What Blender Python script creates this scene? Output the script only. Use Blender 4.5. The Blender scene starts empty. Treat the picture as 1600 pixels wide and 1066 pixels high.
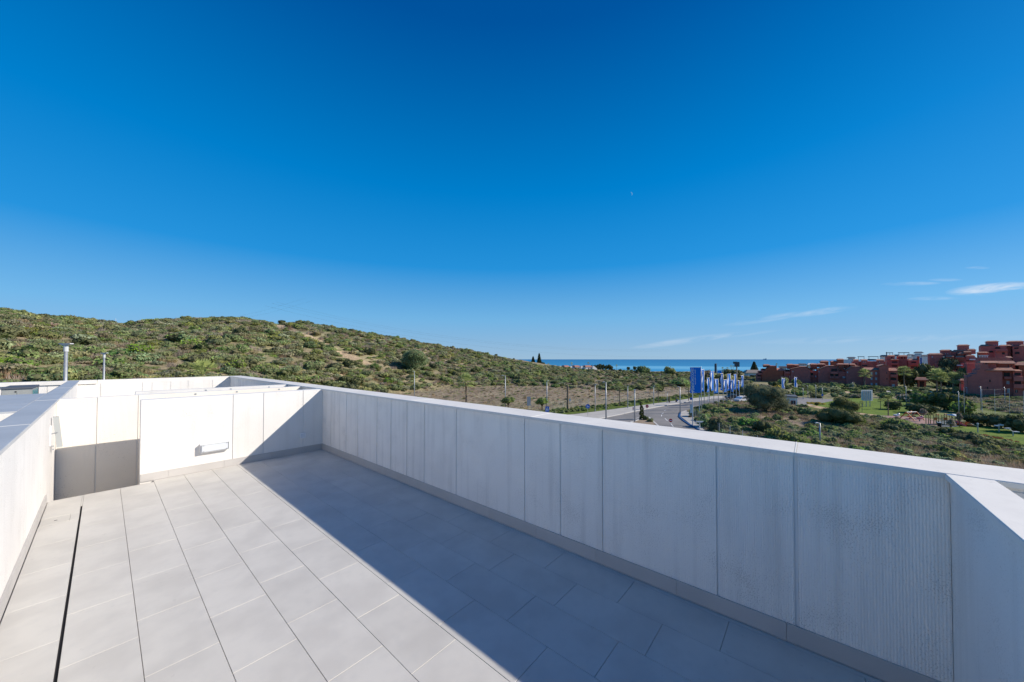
import bpy, bmesh, math, random
import numpy as np
from mathutils import Vector, Matrix, noise as mnoise
random.seed(7); rng = np.random.default_rng(7)
R = math.radians
scene = bpy.context.scene
COL = scene.collection
# ------------------------------------------------------------------ camera
FPX, CY, PITCH, YAW, H = 545.77, 552.465, R(0.938), R(40.551), 1.63
cd = bpy.data.cameras.new('camera'); cam = bpy.data.objects.new('camera', cd); COL.objects.link(cam)
cd.sensor_fit = 'HORIZONTAL'; cd.sensor_width = 36.0; cd.lens = 36.0*FPX/1600.0
cd.shift_y = (CY-533.0)/1600.0; cd.clip_start = 0.05; cd.clip_end = 60000
cam.location = (0, 0, H); cam.rotation_euler = (R(90)+PITCH, 0, YAW-R(90))
scene.camera = cam
FWD = np.array([math.cos(YAW), math.sin(YAW), 0.0]); RGT = np.array([math.sin(YAW), -math.cos(YAW), 0.0])
# ------------------------------------------------------------------ sun and sky
SUN_EL = R(30.7); SUNV = RGT*math.cos(SUN_EL)+np.array([0, 0, math.sin(SUN_EL)])
sl = bpy.data.lights.new('sun', 'SUN'); sl.energy = 5.0; sl.angle = R(0.5); sl.color = (1.0, 0.915, 0.80)
so = bpy.data.objects.new('sun', sl); COL.objects.link(so)
so.rotation_euler = Vector(SUNV).to_track_quat('Z', 'Y').to_euler()
w = bpy.data.worlds.new('World'); scene.world = w; w.use_nodes = True
nt = w.node_tree; nt.nodes.clear()
def wn(t, **k):
    n = nt.nodes.new(t)
    for a, b in k.items(): setattr(n, a, b)
    return n
sky = wn('ShaderNodeTexSky', sky_type='NISHITA', sun_disc=False, sun_elevation=SUN_EL, altitude=300, air_density=1.0, dust_density=0.25, ozone_density=5.0)
sky.sun_rotation = math.atan2(SUNV[0], SUNV[1])
hs = wn('ShaderNodeHueSaturation'); hs.inputs['Saturation'].default_value = 1.35; hs.inputs['Value'].default_value = 0.95
tc0 = wn('ShaderNodeTexCoord'); sx0 = wn('ShaderNodeSeparateXYZ'); nt.links.new(tc0.outputs['Generated'], sx0.inputs[0])
# a touch more height in the look-up keeps the sky texture's brown haze band out of the clear air over the sea
cx0 = wn('ShaderNodeCombineXYZ'); ma0 = wn('ShaderNodeMath', operation='MULTIPLY_ADD'); ma0.inputs[1].default_value = .95; ma0.inputs[2].default_value = .07
nt.links.new(sx0.outputs[2], ma0.inputs[0]); nt.links.new(sx0.outputs[0], cx0.inputs[0]); nt.links.new(sx0.outputs[1], cx0.inputs[1]); nt.links.new(ma0.outputs[0], cx0.inputs[2])
vn0 = wn('ShaderNodeVectorMath', operation='NORMALIZE'); nt.links.new(cx0.outputs[0], vn0.inputs[0]); nt.links.new(vn0.outputs[0], sky.inputs[0])
nt.links.new(sky.outputs[0], hs.inputs['Color'])
# clear-air colour by height above the horizon, the same all round, blended with the sky texture
rp = wn('ShaderNodeValToRGB'); el = rp.color_ramp.elements
def srgb(c): return [((x/255+.055)/1.055)**2.4 if x > 10 else x/255/12.92 for x in c]
stops = [(0.0, (164, 194, 220)), (.03, (158, 194, 224)), (.112, (128, 194, 238)), (.25, (42, 158, 232)), (.43, (0, 138, 218)), (.70, (0, 86, 166)), (1.0, (0, 66, 135))]
for i, (p_, c_) in enumerate(stops):
    e = el[i] if i < 2 else el.new(p_)
    e.position = p_; e.color = (*srgb(c_), 1)
nt.links.new(sx0.outputs[2], rp.inputs[0])
gn = wn('ShaderNodeMixRGB', blend_type='MULTIPLY'); gn.inputs[0].default_value = 1; nt.links.new(rp.outputs[0], gn.inputs[1]); gn.inputs[2].default_value = (8.4, 8.4, 8.6, 1)
bl = wn('ShaderNodeMixRGB'); bl.inputs[0].default_value = .74; nt.links.new(hs.outputs[0], bl.inputs[1]); nt.links.new(gn.outputs[0], bl.inputs[2])
bg = wn('ShaderNodeBackground'); bg.inputs[1].default_value = 0.102
wo = wn('ShaderNodeOutputWorld')
tc = wn('ShaderNodeTexCoord')
# thin cirrus wisps: streaked noise inside soft masks at their true directions in the sky
def wmath(op, a, b=None, c=None):
    n = wn('ShaderNodeMath', operation=op)
    for i, x in enumerate((a, b, c)):
        if x is None: continue
        if isinstance(x, (int, float)): n.inputs[i].default_value = x
        else: nt.links.new(x, n.inputs[i])
    return n.outputs[0]
mp = wn('ShaderNodeMapping', vector_type='POINT'); mp.inputs['Rotation'].default_value = (0, 0, -YAW+R(90))
nt.links.new(tc.outputs['Generated'], mp.inputs['Vector'])      # x = right, y = ahead, z = up
sx = wn('ShaderNodeSeparateXYZ'); nt.links.new(mp.outputs[0], sx.inputs[0])
ax = wmath('DIVIDE', sx.outputs[0], sx.outputs[1]); az = wmath('DIVIDE', sx.outputs[2], sx.outputs[1])
nz = wn('ShaderNodeTexNoise'); nz.inputs['Scale'].default_value = 7.0; nz.inputs['Detail'].default_value = 7; nz.inputs['Roughness'].default_value = 0.62; nz.inputs['Distortion'].default_value = 0.6
cv = wn('ShaderNodeCombineXYZ'); nt.links.new(ax, cv.inputs[0]); nt.links.new(wmath('SUBTRACT', wmath('MULTIPLY', az, 7.0), wmath('MULTIPLY', ax, 0.9)), cv.inputs[1])
nt.links.new(cv.outputs[0], nz.inputs['Vector'])
front = wmath('GREATER_THAN', sx.outputs[1], 0.05)
tot = None
for (px, py, wx, wy, sl_, st) in [(1552, 451, 75, 10, -0.08, .95), (1425, 443, 50, 3.5, -0.02, .35), (1465, 466, 50, 3.5, -.02, .3), (1530, 418, 22, 2.5, 0, .35),
                                  (1290, 486, 55, 6, -.15, .4), (1200, 498, 75, 6, -.15, .3), (1120, 526, 105, 5, -.10, .24), (1060, 535, 80, 5, -.12, .3), (1480, 437, 30, 3, 0, .2), (1400, 530, 260, 7, -.02, .18)]:
    tx = (px-800)/FPX; tz = (561.4-py)/FPX
    dx = wmath('MULTIPLY', wmath('SUBTRACT', ax, tx), FPX/wx)
    dz = wmath('MULTIPLY', wmath('ADD', wmath('SUBTRACT', az, tz), wmath('MULTIPLY', wmath('SUBTRACT', ax, tx), sl_)), FPX/wy)
    m = wmath('MAXIMUM', wmath('SUBTRACT', 1.0, wmath('ADD', wmath('MULTIPLY', dx, dx), wmath('MULTIPLY', dz, dz))), 0.0)
    m = wmath('MULTIPLY', m, st*.8); tot = m if tot is None else wmath('ADD', tot, m)
cr = wmath('MULTIPLY', wmath('MAXIMUM', wmath('SUBTRACT', nz.outputs[0], 0.40), 0.0), 3.6)
fac = wmath('MINIMUM', wmath('MULTIPLY', wmath('MULTIPLY', tot, cr), front), 0.85)
mx = wn('ShaderNodeMixRGB'); nt.links.new(fac, mx.inputs[0]); nt.links.new(bl.outputs[0], mx.inputs[1]); mx.inputs[2].default_value = (8.2, 8.3, 8.5, 1)
nt.links.new(mx.outputs[0], bg.inputs[0]); nt.links.new(bg.outputs[0], wo.inputs[0])
vs = scene.view_settings; vs.view_transform = 'Standard'; vs.look = 'None'; vs.gamma = 1; vs.exposure = 0.17; vs.use_curve_mapping = False
scene.cycles.max_bounces = 8; scene.cycles.diffuse_bounces = 6

# ------------------------------------------------------------------ places
GZ = H-12.0                                                     # level ground around the building
def ray(px, py):
    up = -FWD*math.sin(PITCH)+np.array([0, 0, math.cos(PITCH)]); f = FWD*math.cos(PITCH)+np.array([0, 0, math.sin(PITCH)])
    return f+RGT*(px-800)/FPX-up*(py-CY)/FPX
def P(px, py, Y):                                               # point at depth Y metres
    d = ray(px, py); t = Y/(d@FWD); return d*t+np.array([0, 0, H])
def XY(X, Y, z=0.0): return RGT*X+FWD*Y+np.array([0, 0, z])
def G(px, py, z=GZ):                                            # point on the level ground
    d = ray(px, py); t = (z-H)/d[2]; return d*t+np.array([0, 0, H])
def dep(p): return float(np.asarray(p)@FWD)
# ------------------------------------------------------------------ materials
def mat(name, col, rough=0.8, col2=None, scale=3.0, bump=0.0, bscale=40.0, metal=0.0, rand=0.0, hue=0.0, detail=5, spec=0.4, lo=.35, hi=.65, emit=None, coords='Object', speck=None, sheen=None, ribs=None, streak=None, alpha=None, leaf=False):
    m = bpy.data.materials.new(name); m.use_nodes = True; t = m.node_tree; N = t.nodes; L = t.links
    b = N['Principled BSDF']; b.inputs['Roughness'].default_value = rough; b.inputs['Metallic'].default_value = metal
    b.inputs['Specular IOR Level'].default_value = spec
    tc = N.new('ShaderNodeTexCoord'); co = tc.outputs[coords] if coords != 'World' else N.new('ShaderNodeNewGeometry').outputs['Position']
    out = None
    c1 = N.new('ShaderNodeRGB'); c1.outputs[0].default_value = (*col, 1); out = c1.outputs[0]
    if col2 is not None:
        n = N.new('ShaderNodeTexNoise'); n.inputs['Scale'].default_value = scale; n.inputs['Detail'].default_value = detail; L.new(co, n.inputs['Vector'])
        r = N.new('ShaderNodeMapRange'); r.inputs[1].default_value = lo; r.inputs[2].default_value = hi; L.new(n.outputs[0], r.inputs[0])
        x = N.new('ShaderNodeMixRGB'); L.new(r.outputs[0], x.inputs[0]); L.new(out, x.inputs[1]); x.inputs[2].default_value = (*col2, 1); out = x.outputs[0]
    if speck is not None:                                       # (scale, threshold, colour)
        n = N.new('ShaderNodeTexNoise'); n.inputs['Scale'].default_value = speck[0]; n.inputs['Detail'].default_value = 3; L.new(co, n.inputs['Vector'])
        n2 = N.new('ShaderNodeTexNoise'); n2.inputs['Scale'].default_value = speck[0]*.03; L.new(co, n2.inputs['Vector'])
        ad = N.new('ShaderNodeMath'); ad.operation = 'MULTIPLY_ADD'; L.new(n2.outputs[0], ad.inputs[0]); ad.inputs[1].default_value = .45; L.new(n.outputs[0], ad.inputs[2])
        r = N.new('ShaderNodeMapRange'); r.inputs[1].default_value = speck[1]; r.inputs[2].default_value = speck[1]+.05; r.inputs[4].default_value = speck[3] if len(speck) > 3 else 1.0; L.new(ad.outputs[0], r.inputs[0])
        x = N.new('ShaderNodeMixRGB'); L.new(r.outputs[0], x.inputs[0]); L.new(out, x.inputs[1]); x.inputs[2].default_value = (*speck[2], 1); out = x.outputs[0]
    if streak is not None:                                      # vertical water marks (colour, amount)
        mpn = N.new('ShaderNodeMapping'); mpn.inputs['Scale'].default_value = (9, 9, .5); L.new(co, mpn.inputs['Vector'])
        n = N.new('ShaderNodeTexNoise'); n.inputs['Scale'].default_value = 1.5; n.inputs['Detail'].default_value = 6; L.new(mpn.outputs[0], n.inputs['Vector'])
        r = N.new('ShaderNodeMapRange'); r.inputs[1].default_value = .5; r.inputs[2].default_value = .75; r.inputs[4].default_value = streak[1]; L.new(n.outputs[0], r.inputs[0])
        x = N.new('ShaderNodeMixRGB'); L.new(r.outputs[0], x.inputs[0]); L.new(out, x.inputs[1]); x.inputs[2].default_value = (*streak[0], 1); out = x.outputs[0]
    if rand or hue:
        oi = N.new('ShaderNodeObjectInfo'); h = N.new('ShaderNodeHueSaturation'); L.new(out, h.inputs['Color'])
        r = N.new('ShaderNodeMapRange'); r.inputs[3].default_value = 1-rand; r.inputs[4].default_value = 1+rand; L.new(oi.outputs['Random'], r.inputs[0]); L.new(r.outputs[0], h.inputs['Value'])
        if hue:
            s = N.new('ShaderNodeMath'); s.operation = 'MULTIPLY'; L.new(oi.outputs['Random'], s.inputs[0]); s.inputs[1].default_value = 7.13
            s2 = N.new('ShaderNodeMath'); s2.operation = 'FRACT'; L.new(s.outputs[0], s2.inputs[0])
            r2 = N.new('ShaderNodeMapRange'); r2.inputs[3].default_value = .5-hue; r2.inputs[4].default_value = .5+hue; L.new(s2.outputs[0], r2.inputs[0]); L.new(r2.outputs[0], h.inputs['Hue'])
            s3 = N.new('ShaderNodeMath'); s3.operation = 'MULTIPLY'; L.new(oi.outputs['Random'], s3.inputs[0]); s3.inputs[1].default_value = 31.7
            s4 = N.new('ShaderNodeMath'); s4.operation = 'FRACT'; L.new(s3.outputs[0], s4.inputs[0])
            r3 = N.new('ShaderNodeMapRange'); r3.inputs[3].default_value = .6; r3.inputs[4].default_value = 1.15; L.new(s4.outputs[0], r3.inputs[0]); L.new(r3.outputs[0], h.inputs['Saturation'])
        out = h.outputs[0]
    L.new(out, b.inputs['Base Color'])
    hh = None
    if bump:
        n = N.new('ShaderNodeTexNoise'); n.inputs['Scale'].default_value = bscale; n.inputs['Detail'].default_value = 4; L.new(co, n.inputs['Vector'])
        bp = N.new('ShaderNodeBump'); bp.inputs['Strength'].default_value = bump; bp.inputs['Distance'].default_value = 1.0/bscale; L.new(n.outputs[0], bp.inputs['Height']); L.new(bp.outputs[0], b.inputs['Normal']); hh = bp
    if ribs is not None:                                        # (axis, pitch m, depth m)
        sp = N.new('ShaderNodeSeparateXYZ'); L.new(co, sp.inputs[0])
        nn = N.new('ShaderNodeTexNoise'); nn.inputs['Scale'].default_value = 90; L.new(co, nn.inputs['Vector'])
        mu = N.new('ShaderNodeMath'); mu.operation = 'MULTIPLY'; L.new(sp.outputs[ribs[0]], mu.inputs[0]); mu.inputs[1].default_value = 2*math.pi/ribs[1]
        mu2 = N.new('ShaderNodeMath'); mu2.operation = 'MULTIPLY_ADD'; L.new(nn.outputs[0], mu2.inputs[0]); mu2.inputs[1].default_value = 2.2; L.new(mu.outputs[0], mu2.inputs[2])
        si = N.new('ShaderNodeMath'); si.operation = 'SINE'; L.new(mu2.outputs[0], si.inputs[0])
        b2 = N.new('ShaderNodeBump'); b2.inputs['Strength'].default_value = 1.0; b2.inputs['Distance'].default_value = ribs[2]; L.new(si.outputs[0], b2.inputs['Height'])
        if hh is not None: L.new(hh.outputs[0], b2.inputs['Normal'])
        L.new(b2.outputs[0], b.inputs['Normal'])
    if emit: b.inputs['Emission Color'].default_value = (*emit[0], 1); b.inputs['Emission Strength'].default_value = emit[1]
    if alpha is not None: b.inputs['Alpha'].default_value = alpha
    if leaf:                                                    # thin leaves let light through
        tr = N.new('ShaderNodeBsdfTranslucent'); L.new(out, tr.inputs[0]); ms = N.new('ShaderNodeMixShader'); ms.inputs[0].default_value = .35
        L.new(b.outputs[0], ms.inputs[1]); L.new(tr.outputs[0], ms.inputs[2]); L.new(ms.outputs[0], N['Material Output'].inputs[0])
    return m
M = {}
M['coping'] = mat('coping_concrete', (.79, .76, .70), .75, (.72, .69, .64), 2.3, .12, 160, speck=(60, .90, (.5, .47, .42), .35), streak=((.60, .58, .54), .30), coords='World')
M['coping_grey'] = mat('grey_coping', (.47, .485, .50), .45, (.41, .425, .44), 2.0, .10, 120, streak=((.38, .40, .42), .35), coords='World')
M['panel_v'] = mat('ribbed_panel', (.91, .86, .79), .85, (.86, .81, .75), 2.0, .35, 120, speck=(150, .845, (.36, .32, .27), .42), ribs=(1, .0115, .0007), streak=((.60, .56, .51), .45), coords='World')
M['panel_u'] = mat('ribbed_panel_cross', (.80, .775, .735), .85, (.75, .725, .685), 2.0, .3, 120, speck=(150, .86, (.45, .41, .36), .42), ribs=(0, .0115, .0006), streak=((.6, .57, .52), .3), coords='World')
M['panel_s'] = mat('stair_panel', (.86, .80, .71), .85, (.82, .76, .67), 2.0, .3, 120, speck=(70, .92, (.42, .38, .33), .45), ribs=(0, .0115, .0006), coords='World')  # creamier copy of the cross panel, colour warmed for bounce light in the well
M['plain'] = mat('smooth_render', (.80, .775, .735), .85, (.73, .705, .67), 1.5, .3, 90, speck=(150, .85, (.40, .37, .33), .40), streak=((.55, .53, .5), .3), coords='World')
M['joint'] = mat('joint_sealant', (.80, .79, .77), .7)
M['tile'] = mat('porcelain_tile', (.60, .58, .535), .48, (.54, .52, .48), 3.2, .06, 200, rand=.03, lo=.42, hi=.62, speck=(26, .90, (.44, .42, .39), .30), streak=((.50, .49, .465), .35), coords='World')
M['skirt'] = mat('skirting_tile', (.50, .48, .46), .55, (.46, .44, .42), 3, .05, 200, rand=.04, coords='World')
M['grout'] = mat('grout', (.40, .35, .30), .9, (.52, .47, .42), 2.5, coords='World')
M['dark'] = mat('dark_gap', (.012, .012, .014), .9)
M['white_plastic'] = mat('white_plastic', (.80, .80, .80), .35)
M['lightpanel'] = mat('grey_white_panel', (.40, .42, .42), .4)
M['glass_diffuser'] = mat('frosted_diffuser', (.66, .69, .72), .25)
M['galv'] = mat('galvanised_steel', (.42, .44, .46), .45, (.33, .35, .37), 6, metal=.4)
M['galv_light'] = mat('pale_painted_steel', (.62, .64, .66), .4, metal=.1)
M['cab'] = mat('grey_cabinet_paint', (.36, .37, .35), .5, (.30, .31, .30), 3)
M['teal'] = mat('teal_glass', (.10, .30, .30), .2)
M['asphalt'] = mat('asphalt', (.25, .235, .225), .9, (.20, .19, .18), .35, .3, 8, coords='World')
M['pave'] = mat('pale_paving', (.50, .47, .42), .85, (.42, .39, .35), .5, .1, 10, coords='World')
M['kerb'] = mat('kerb_stone', (.55, .53, .50), .85)
M['bluepaint'] = mat('blue_kerb_paint', (.02, .08, .22), .6)
M['whitepaint'] = mat('road_paint', (.75, .75, .73), .7)
M['sand'] = mat('sandy_path', (.52, .36, .20), .9, (.46, .32, .19), .6, coords='World')
M['rubber'] = mat('pink_rubber', (.34, .20, .17), .9, (.28, .18, .16), .8, coords='World')
M['rubber2'] = mat('grey_rubber', (.12, .15, .17), .9)
M['lawn'] = mat('lawn', (.165, .235, .035), .9, (.11, .17, .03), .35, .5, 6, coords='World', spec=.1)
M['verge'] = mat('verge', (.15, .20, .035), .9, (.09, .12, .03), .6, .5, 6, coords='World', spec=.1)
M['dirt'] = mat('bare_dirt', (.36, .28, .21), .95, (.25, .20, .14), .45, .4, 5, coords='World', spec=.1)
M['sandrock'] = mat('bare_track', (.50, .36, .22), .95, (.36, .26, .16), .3, coords='World', spec=.1)
M['red'] = mat('red_stucco', (.60, .175, .14), .9, (.50, .145, .12), .8, .15, 12, rand=.09, spec=.15)
M['redor'] = mat('orange_red_stucco', (.48, .125, .07), .9, (.42, .105, .062), .8, .15, 12, spec=.15)
M['rooft'] = mat('roof_tiles', (.50, .24, .16), .85, (.36, .16, .11), 1.5, .6, 9)
M['whitewall'] = mat('white_wall', (.74, .74, .73), .8, (.68, .68, .68), 1)
M['slate'] = mat('dark_roof', (.09, .10, .12), .7)
M['opening'] = mat('recess_shade', (.012, .010, .012), .5)  # near-black colour painted as the shade inside recesses
M['shutter'] = mat('pale_shutter', (.42, .45, .50), .5)
M['pane'] = mat('window_glass', (.03, .045, .06), .08)
M['bark'] = mat('bark', (.13, .095, .065), .95, (.07, .05, .035), 4, .8, 12)
M['palmbark'] = mat('palm_bark', (.26, .20, .15), .95, (.12, .09, .065), 5, .8, 8)
M['tan'] = mat('tan_stone', (.38, .31, .25), .9)
fo = dict(leaf=True, rough=.75, spec=.15, coords='Object', detail=3)
M['f_green'] = mat('leaf_green', (.31, .385, .11), col2=(.19, .25, .075), scale=.8, rand=.45, hue=.055, **fo)
M['f_scrub'] = mat('leaf_scrub', (.37, .39, .17), col2=(.28, .27, .13), scale=.9, rand=.40, hue=.06, **fo)
M['f_brown'] = mat('leaf_brown', (0.351, 0.257, 0.167), col2=(0.247, 0.180, 0.114), scale=.9, rand=.35, hue=.03, **fo)
M['f_dark'] = mat('leaf_dark', (.085, .115, .038), col2=(.05, .068, .026), scale=.7, rand=.2, hue=.02, **fo)
M['f_olive'] = mat('leaf_olive', (.22, .24, .155), col2=(.12, .14, .085), scale=.5, rand=.1, **fo)
M['f_bright'] = mat('leaf_bright', (0.257, 0.361, 0.067), col2=(0.152, 0.247, 0.048), scale=.6, rand=.2, hue=.02, **fo)
M['f_palm'] = mat('palm_leaf', (.46, .49, .20), col2=(.20, .26, .09), scale=1.2, rand=.2, **fo)
M['f_palmbright'] = mat('bright_palm_leaf', (.52, .56, .20), col2=(.30, .36, .12), scale=2, **fo)  # brighter yellow-green leaf colour for the near palm
M['f_yellow'] = mat('yellow_flower', (0.743, 0.513, 0.027), col2=(0.338, 0.297, 0.041), scale=2, **fo)
M['f_red'] = mat('red_leaf', (0.486, 0.068, 0.027), col2=(0.162, 0.121, 0.027), scale=2, **fo)
M['f_grey'] = mat('grey_twig', (0.456, 0.380, 0.314), col2=(0.285, 0.228, 0.190), scale=1.2, rand=.3, **fo)
M['f_dry'] = mat('dry_grass', (0.513, 0.389, 0.237), col2=(0.323, 0.237, 0.142), scale=1.2, rand=.35, hue=.02, **fo)
M['f_grass'] = mat('green_grass', (0.285, 0.361, 0.085), col2=(0.190, 0.228, 0.076), scale=1.2, rand=.3, hue=.02, **fo)
M['core'] = mat('twig_core', (.135, .14, .07), rough=.95, spec=.05)
M['flag'] = mat('blue_flag_cloth', (.006, .20, .72), .7, rand=.12, leaf=True)
M['flagwhite'] = mat('white_print', (.75, .78, .84), .7)
M['signred'] = mat('sign_red', (.60, .015, .015), .4); M['signblue'] = mat('sign_blue', (.008, .12, .50), .4)
M['orange'] = mat('orange_paint', (.62, .14, .03), .5); M['pink'] = mat('pink_plastic', (.50, .16, .22), .5); M['yellow'] = mat('yellow_wood', (.45, .33, .14), .6)
M['ship'] = mat('ship_grey', (.30, .36, .42), .7); M['cable'] = mat('cable', (.05, .055, .06), .6)
M['moon'] = mat('pale_moon', (.5, .5, .48), 1.0, spec=0)
M['pool'] = mat('pool_water', (.03, .22, .38), .08)
M['carblack'] = mat('dark_car_paint', (.03, .035, .045), .25); M['carwhite'] = mat('white_car_paint', (.7, .7, .72), .25); M['tyre'] = mat('tyre', (.02, .02, .02), .8)
# ------------------------------------------------------------------ helpers
def link(o, parent=None):
    COL.objects.link(o)
    if parent is not None: o.parent = parent
    return o
def tag(o, label=None, cat=None, group=None, kind=None):
    for k, v in (('label', label), ('category', cat), ('group', group), ('kind', kind)):
        if v: o[k] = v
    return o
def thing(name, label, cat, loc=(0, 0, 0), rz=0.0, group=None):
    o = bpy.data.objects.new(name, None); o.empty_display_size = .2; o.location = tuple(loc); o.rotation_euler = (0, 0, rz); link(o)
    return tag(o, label, cat, group)
class MB:
    def __init__(s): s.v = []; s.f = []; s.sm = False
    def add(s, vs, fs):
        b = len(s.v); s.v += [tuple(map(float, x)) for x in vs]; s.f += [tuple(i+b for i in f) for f in fs]; return s
    def box(s, x0, x1, y0, y1, z0, z1):
        return s.add([(x0, y0, z0), (x1, y0, z0), (x1, y1, z0), (x0, y1, z0), (x0, y0, z1), (x1, y0, z1), (x1, y1, z1), (x0, y1, z1)],
                     [(0, 3, 2, 1), (4, 5, 6, 7), (0, 1, 5, 4), (1, 2, 6, 5), (2, 3, 7, 6), (3, 0, 4, 7)])
    def bev(s, x0, x1, y0, y1, z0, z1, b):
        # box with chamfered top edges
        return s.add([(x0, y0, z0), (x1, y0, z0), (x1, y1, z0), (x0, y1, z0), (x0, y0, z1-b), (x1, y0, z1-b), (x1, y1, z1-b), (x0, y1, z1-b),
                      (x0+b, y0+b, z1), (x1-b, y0+b, z1), (x1-b, y1-b, z1), (x0+b, y1-b, z1)],
                     [(0, 3, 2, 1), (8, 9, 10, 11), (0, 1, 5, 4), (1, 2, 6, 5), (2, 3, 7, 6), (3, 0, 4, 7), (4, 5, 9, 8), (5, 6, 10, 9), (6, 7, 11, 10), (7, 4, 8, 11)])
    def tube(s, pts, rad, n=8, cap=True):
        pts = [np.array(p, float) for p in pts]; rad = rad if hasattr(rad, '__len__') else [rad]*len(pts); b = len(s.v); rings = []
        for i, p in enumerate(pts):
            d = pts[min(i+1, len(pts)-1)]-pts[max(i-1, 0)]; d = d/(np.linalg.norm(d)+1e-9)
            a = np.cross(d, [0, 0, 1] if abs(d[2]) < .9 else [1, 0, 0]); a /= np.linalg.norm(a); c = np.cross(d, a)
            for k in range(n):
                t = 2*math.pi*k/n; s.v.append(tuple(p+(a*math.cos(t)+c*math.sin(t))*rad[i]))
        for i in range(len(pts)-1):
            for k in range(n): s.f.append((b+i*n+k, b+i*n+(k+1) % n, b+(i+1)*n+(k+1) % n, b+(i+1)*n+k))
        if cap: s.f.append(tuple(b+k for k in range(n))[::-1]); s.f.append(tuple(b+(len(pts)-1)*n+k for k in range(n)))
        return s
    def prism(s, poly, z0, z1):
        n = len(poly); return s.add([(x, y, z0) for x, y in poly]+[(x, y, z1) for x, y in poly],
                     [tuple(range(n))[::-1], tuple(range(n, 2*n))]+[(i, (i+1) % n, n+(i+1) % n, n+i) for i in range(n)])
    def xf(s, M4):
        s.v = [tuple(M4 @ Vector(v)) for v in s.v]; return s
    def mesh(s, name, m, smooth=False):
        me = bpy.data.meshes.new(name); me.from_pydata(s.v, [], s.f); me.materials.append(M[m] if isinstance(m, str) else m)
        if smooth: me.polygons.foreach_set('use_smooth', [True]*len(me.polygons))
        me.validate(); me.update()
        bm = bmesh.new(); bm.from_mesh(me); bmesh.ops.recalc_face_normals(bm, faces=bm.faces); bm.to_mesh(me); bm.free()
        return me
    def obj(s, name, m, parent=None, smooth=False, loc=None):
        o = bpy.data.objects.new(name, s.mesh(name, m, smooth))
        if loc is not None: o.location = tuple(loc)
        return link(o, parent)
def B(*a): return MB().box(*a)
def inst(me, name, parent=None, loc=(0, 0, 0), rz=0.0, sc=(1, 1, 1)):
    o = bpy.data.objects.new(name, me); o.location = tuple(loc); o.rotation_euler = (0, 0, rz); o.scale = sc; return link(o, parent)
def copy_tree(o, loc, rz=0.0, sc=None, label=None, group=None):
    c = o.copy(); COL.objects.link(c); c.location = tuple(loc); c.rotation_euler = (0, 0, rz)
    if sc is not None: c.scale = sc if hasattr(sc, '__len__') else (sc, sc, sc)
    if label: c['label'] = label
    if group: c['group'] = group
    for ch in [x for x in o.children]:
        d = ch.copy(); COL.objects.link(d); d.parent = c
        for g in [x for x in ch.children]:
            e = g.copy(); COL.objects.link(e); e.parent = d
    return c
def struct(o): o['kind'] = 'structure'; return o
def stuff(o, label=None, cat=None): o['kind'] = 'stuff'; tag(o, label, cat); return o

# ================================================================== TERRACE
SRT = -0.6                                                      # near end behind the camera
floor = struct(B(-.41, 2.6, -.50, 6.66, -.24, -.012).obj('floor', 'grout'))
UL = .155
phase = {-1: .04, 0: .226, 1: .51, 2: .085, 3: .40, 4: .56, 5: .27, 6: .12, 7: .41}
tile_cache = {}
def tile(u0, u1, v0, v1, parent=floor, nm='tile', z1=0.0, mt='tile'):
    g = .0012; k = (round(u1-u0, 3), round(v1-v0, 3))
    if k not in tile_cache:
        a, b = k; tile_cache[k] = MB().bev(-a/2+g, a/2-g, -b/2+g, b/2-g, -.0115, 0, .0012).mesh('tile', mt)
    o = inst(tile_cache[k], nm, parent, ((u0+u1)/2, (v0+v1)/2, z1+random.uniform(-.0004, .0004)))
    return o
VEND = {c: (6.745 if c >= 1 else 6.655) for c in range(-1, 8)}
for c in range(-1, 8):
    u0 = UL+.3*c; u1 = u0+.3
    if c == -1: u0 = -.134
    v = phase[c]-1.2
    while v < 6.7:
        a, b = max(v, -.49), min(v+.597, VEND[c] if not (c == 0) else 6.655)
        if b-a > .03: tile(u0, u1, a, b)
        v += .597
v = .36-1.2
while v < 6.6:                                                  # narrow course along the left wall
    a, b = max(v, -.49), min(v+.597, 6.655)
    if b-a > .03:
        if a < 5.72 < b or a < 5.95 < b:
            segs = [(a, min(b, 5.715))] if a < 5.715 else []
            if b > 5.955: segs.append((max(a, 5.955), b))
            for p, q in segs: tile(-.395, -.146, p, q)
        else: tile(-.395, -.146, a, b)
    v += .597
tile(2.555, 2.588, -.49, 3.0); tile(2.555, 2.588, 3.0, 6.74)
B(-.1455, -.1345, -.49, 6.2, -.0119, -.009).obj('drain_slot', 'dark', floor)
B(-.1455, -.1345, 6.2, 6.655, -.0118, -.002).obj('slot_infill', 'tile', floor)
cov = MB().bev(-.392, -.205, 5.722, 5.948, -.0115, -.0008, .001).obj('inspection_cover', 'tile', floor)
B(-.305, -.285, 5.815, 5.829, -.0007, .0003).obj('lifting_hole', 'dark', cov)
B(-.2035, -.146, 5.7165, 5.9535, -.0115, -.0002).obj('tile', 'tile', floor)

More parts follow.
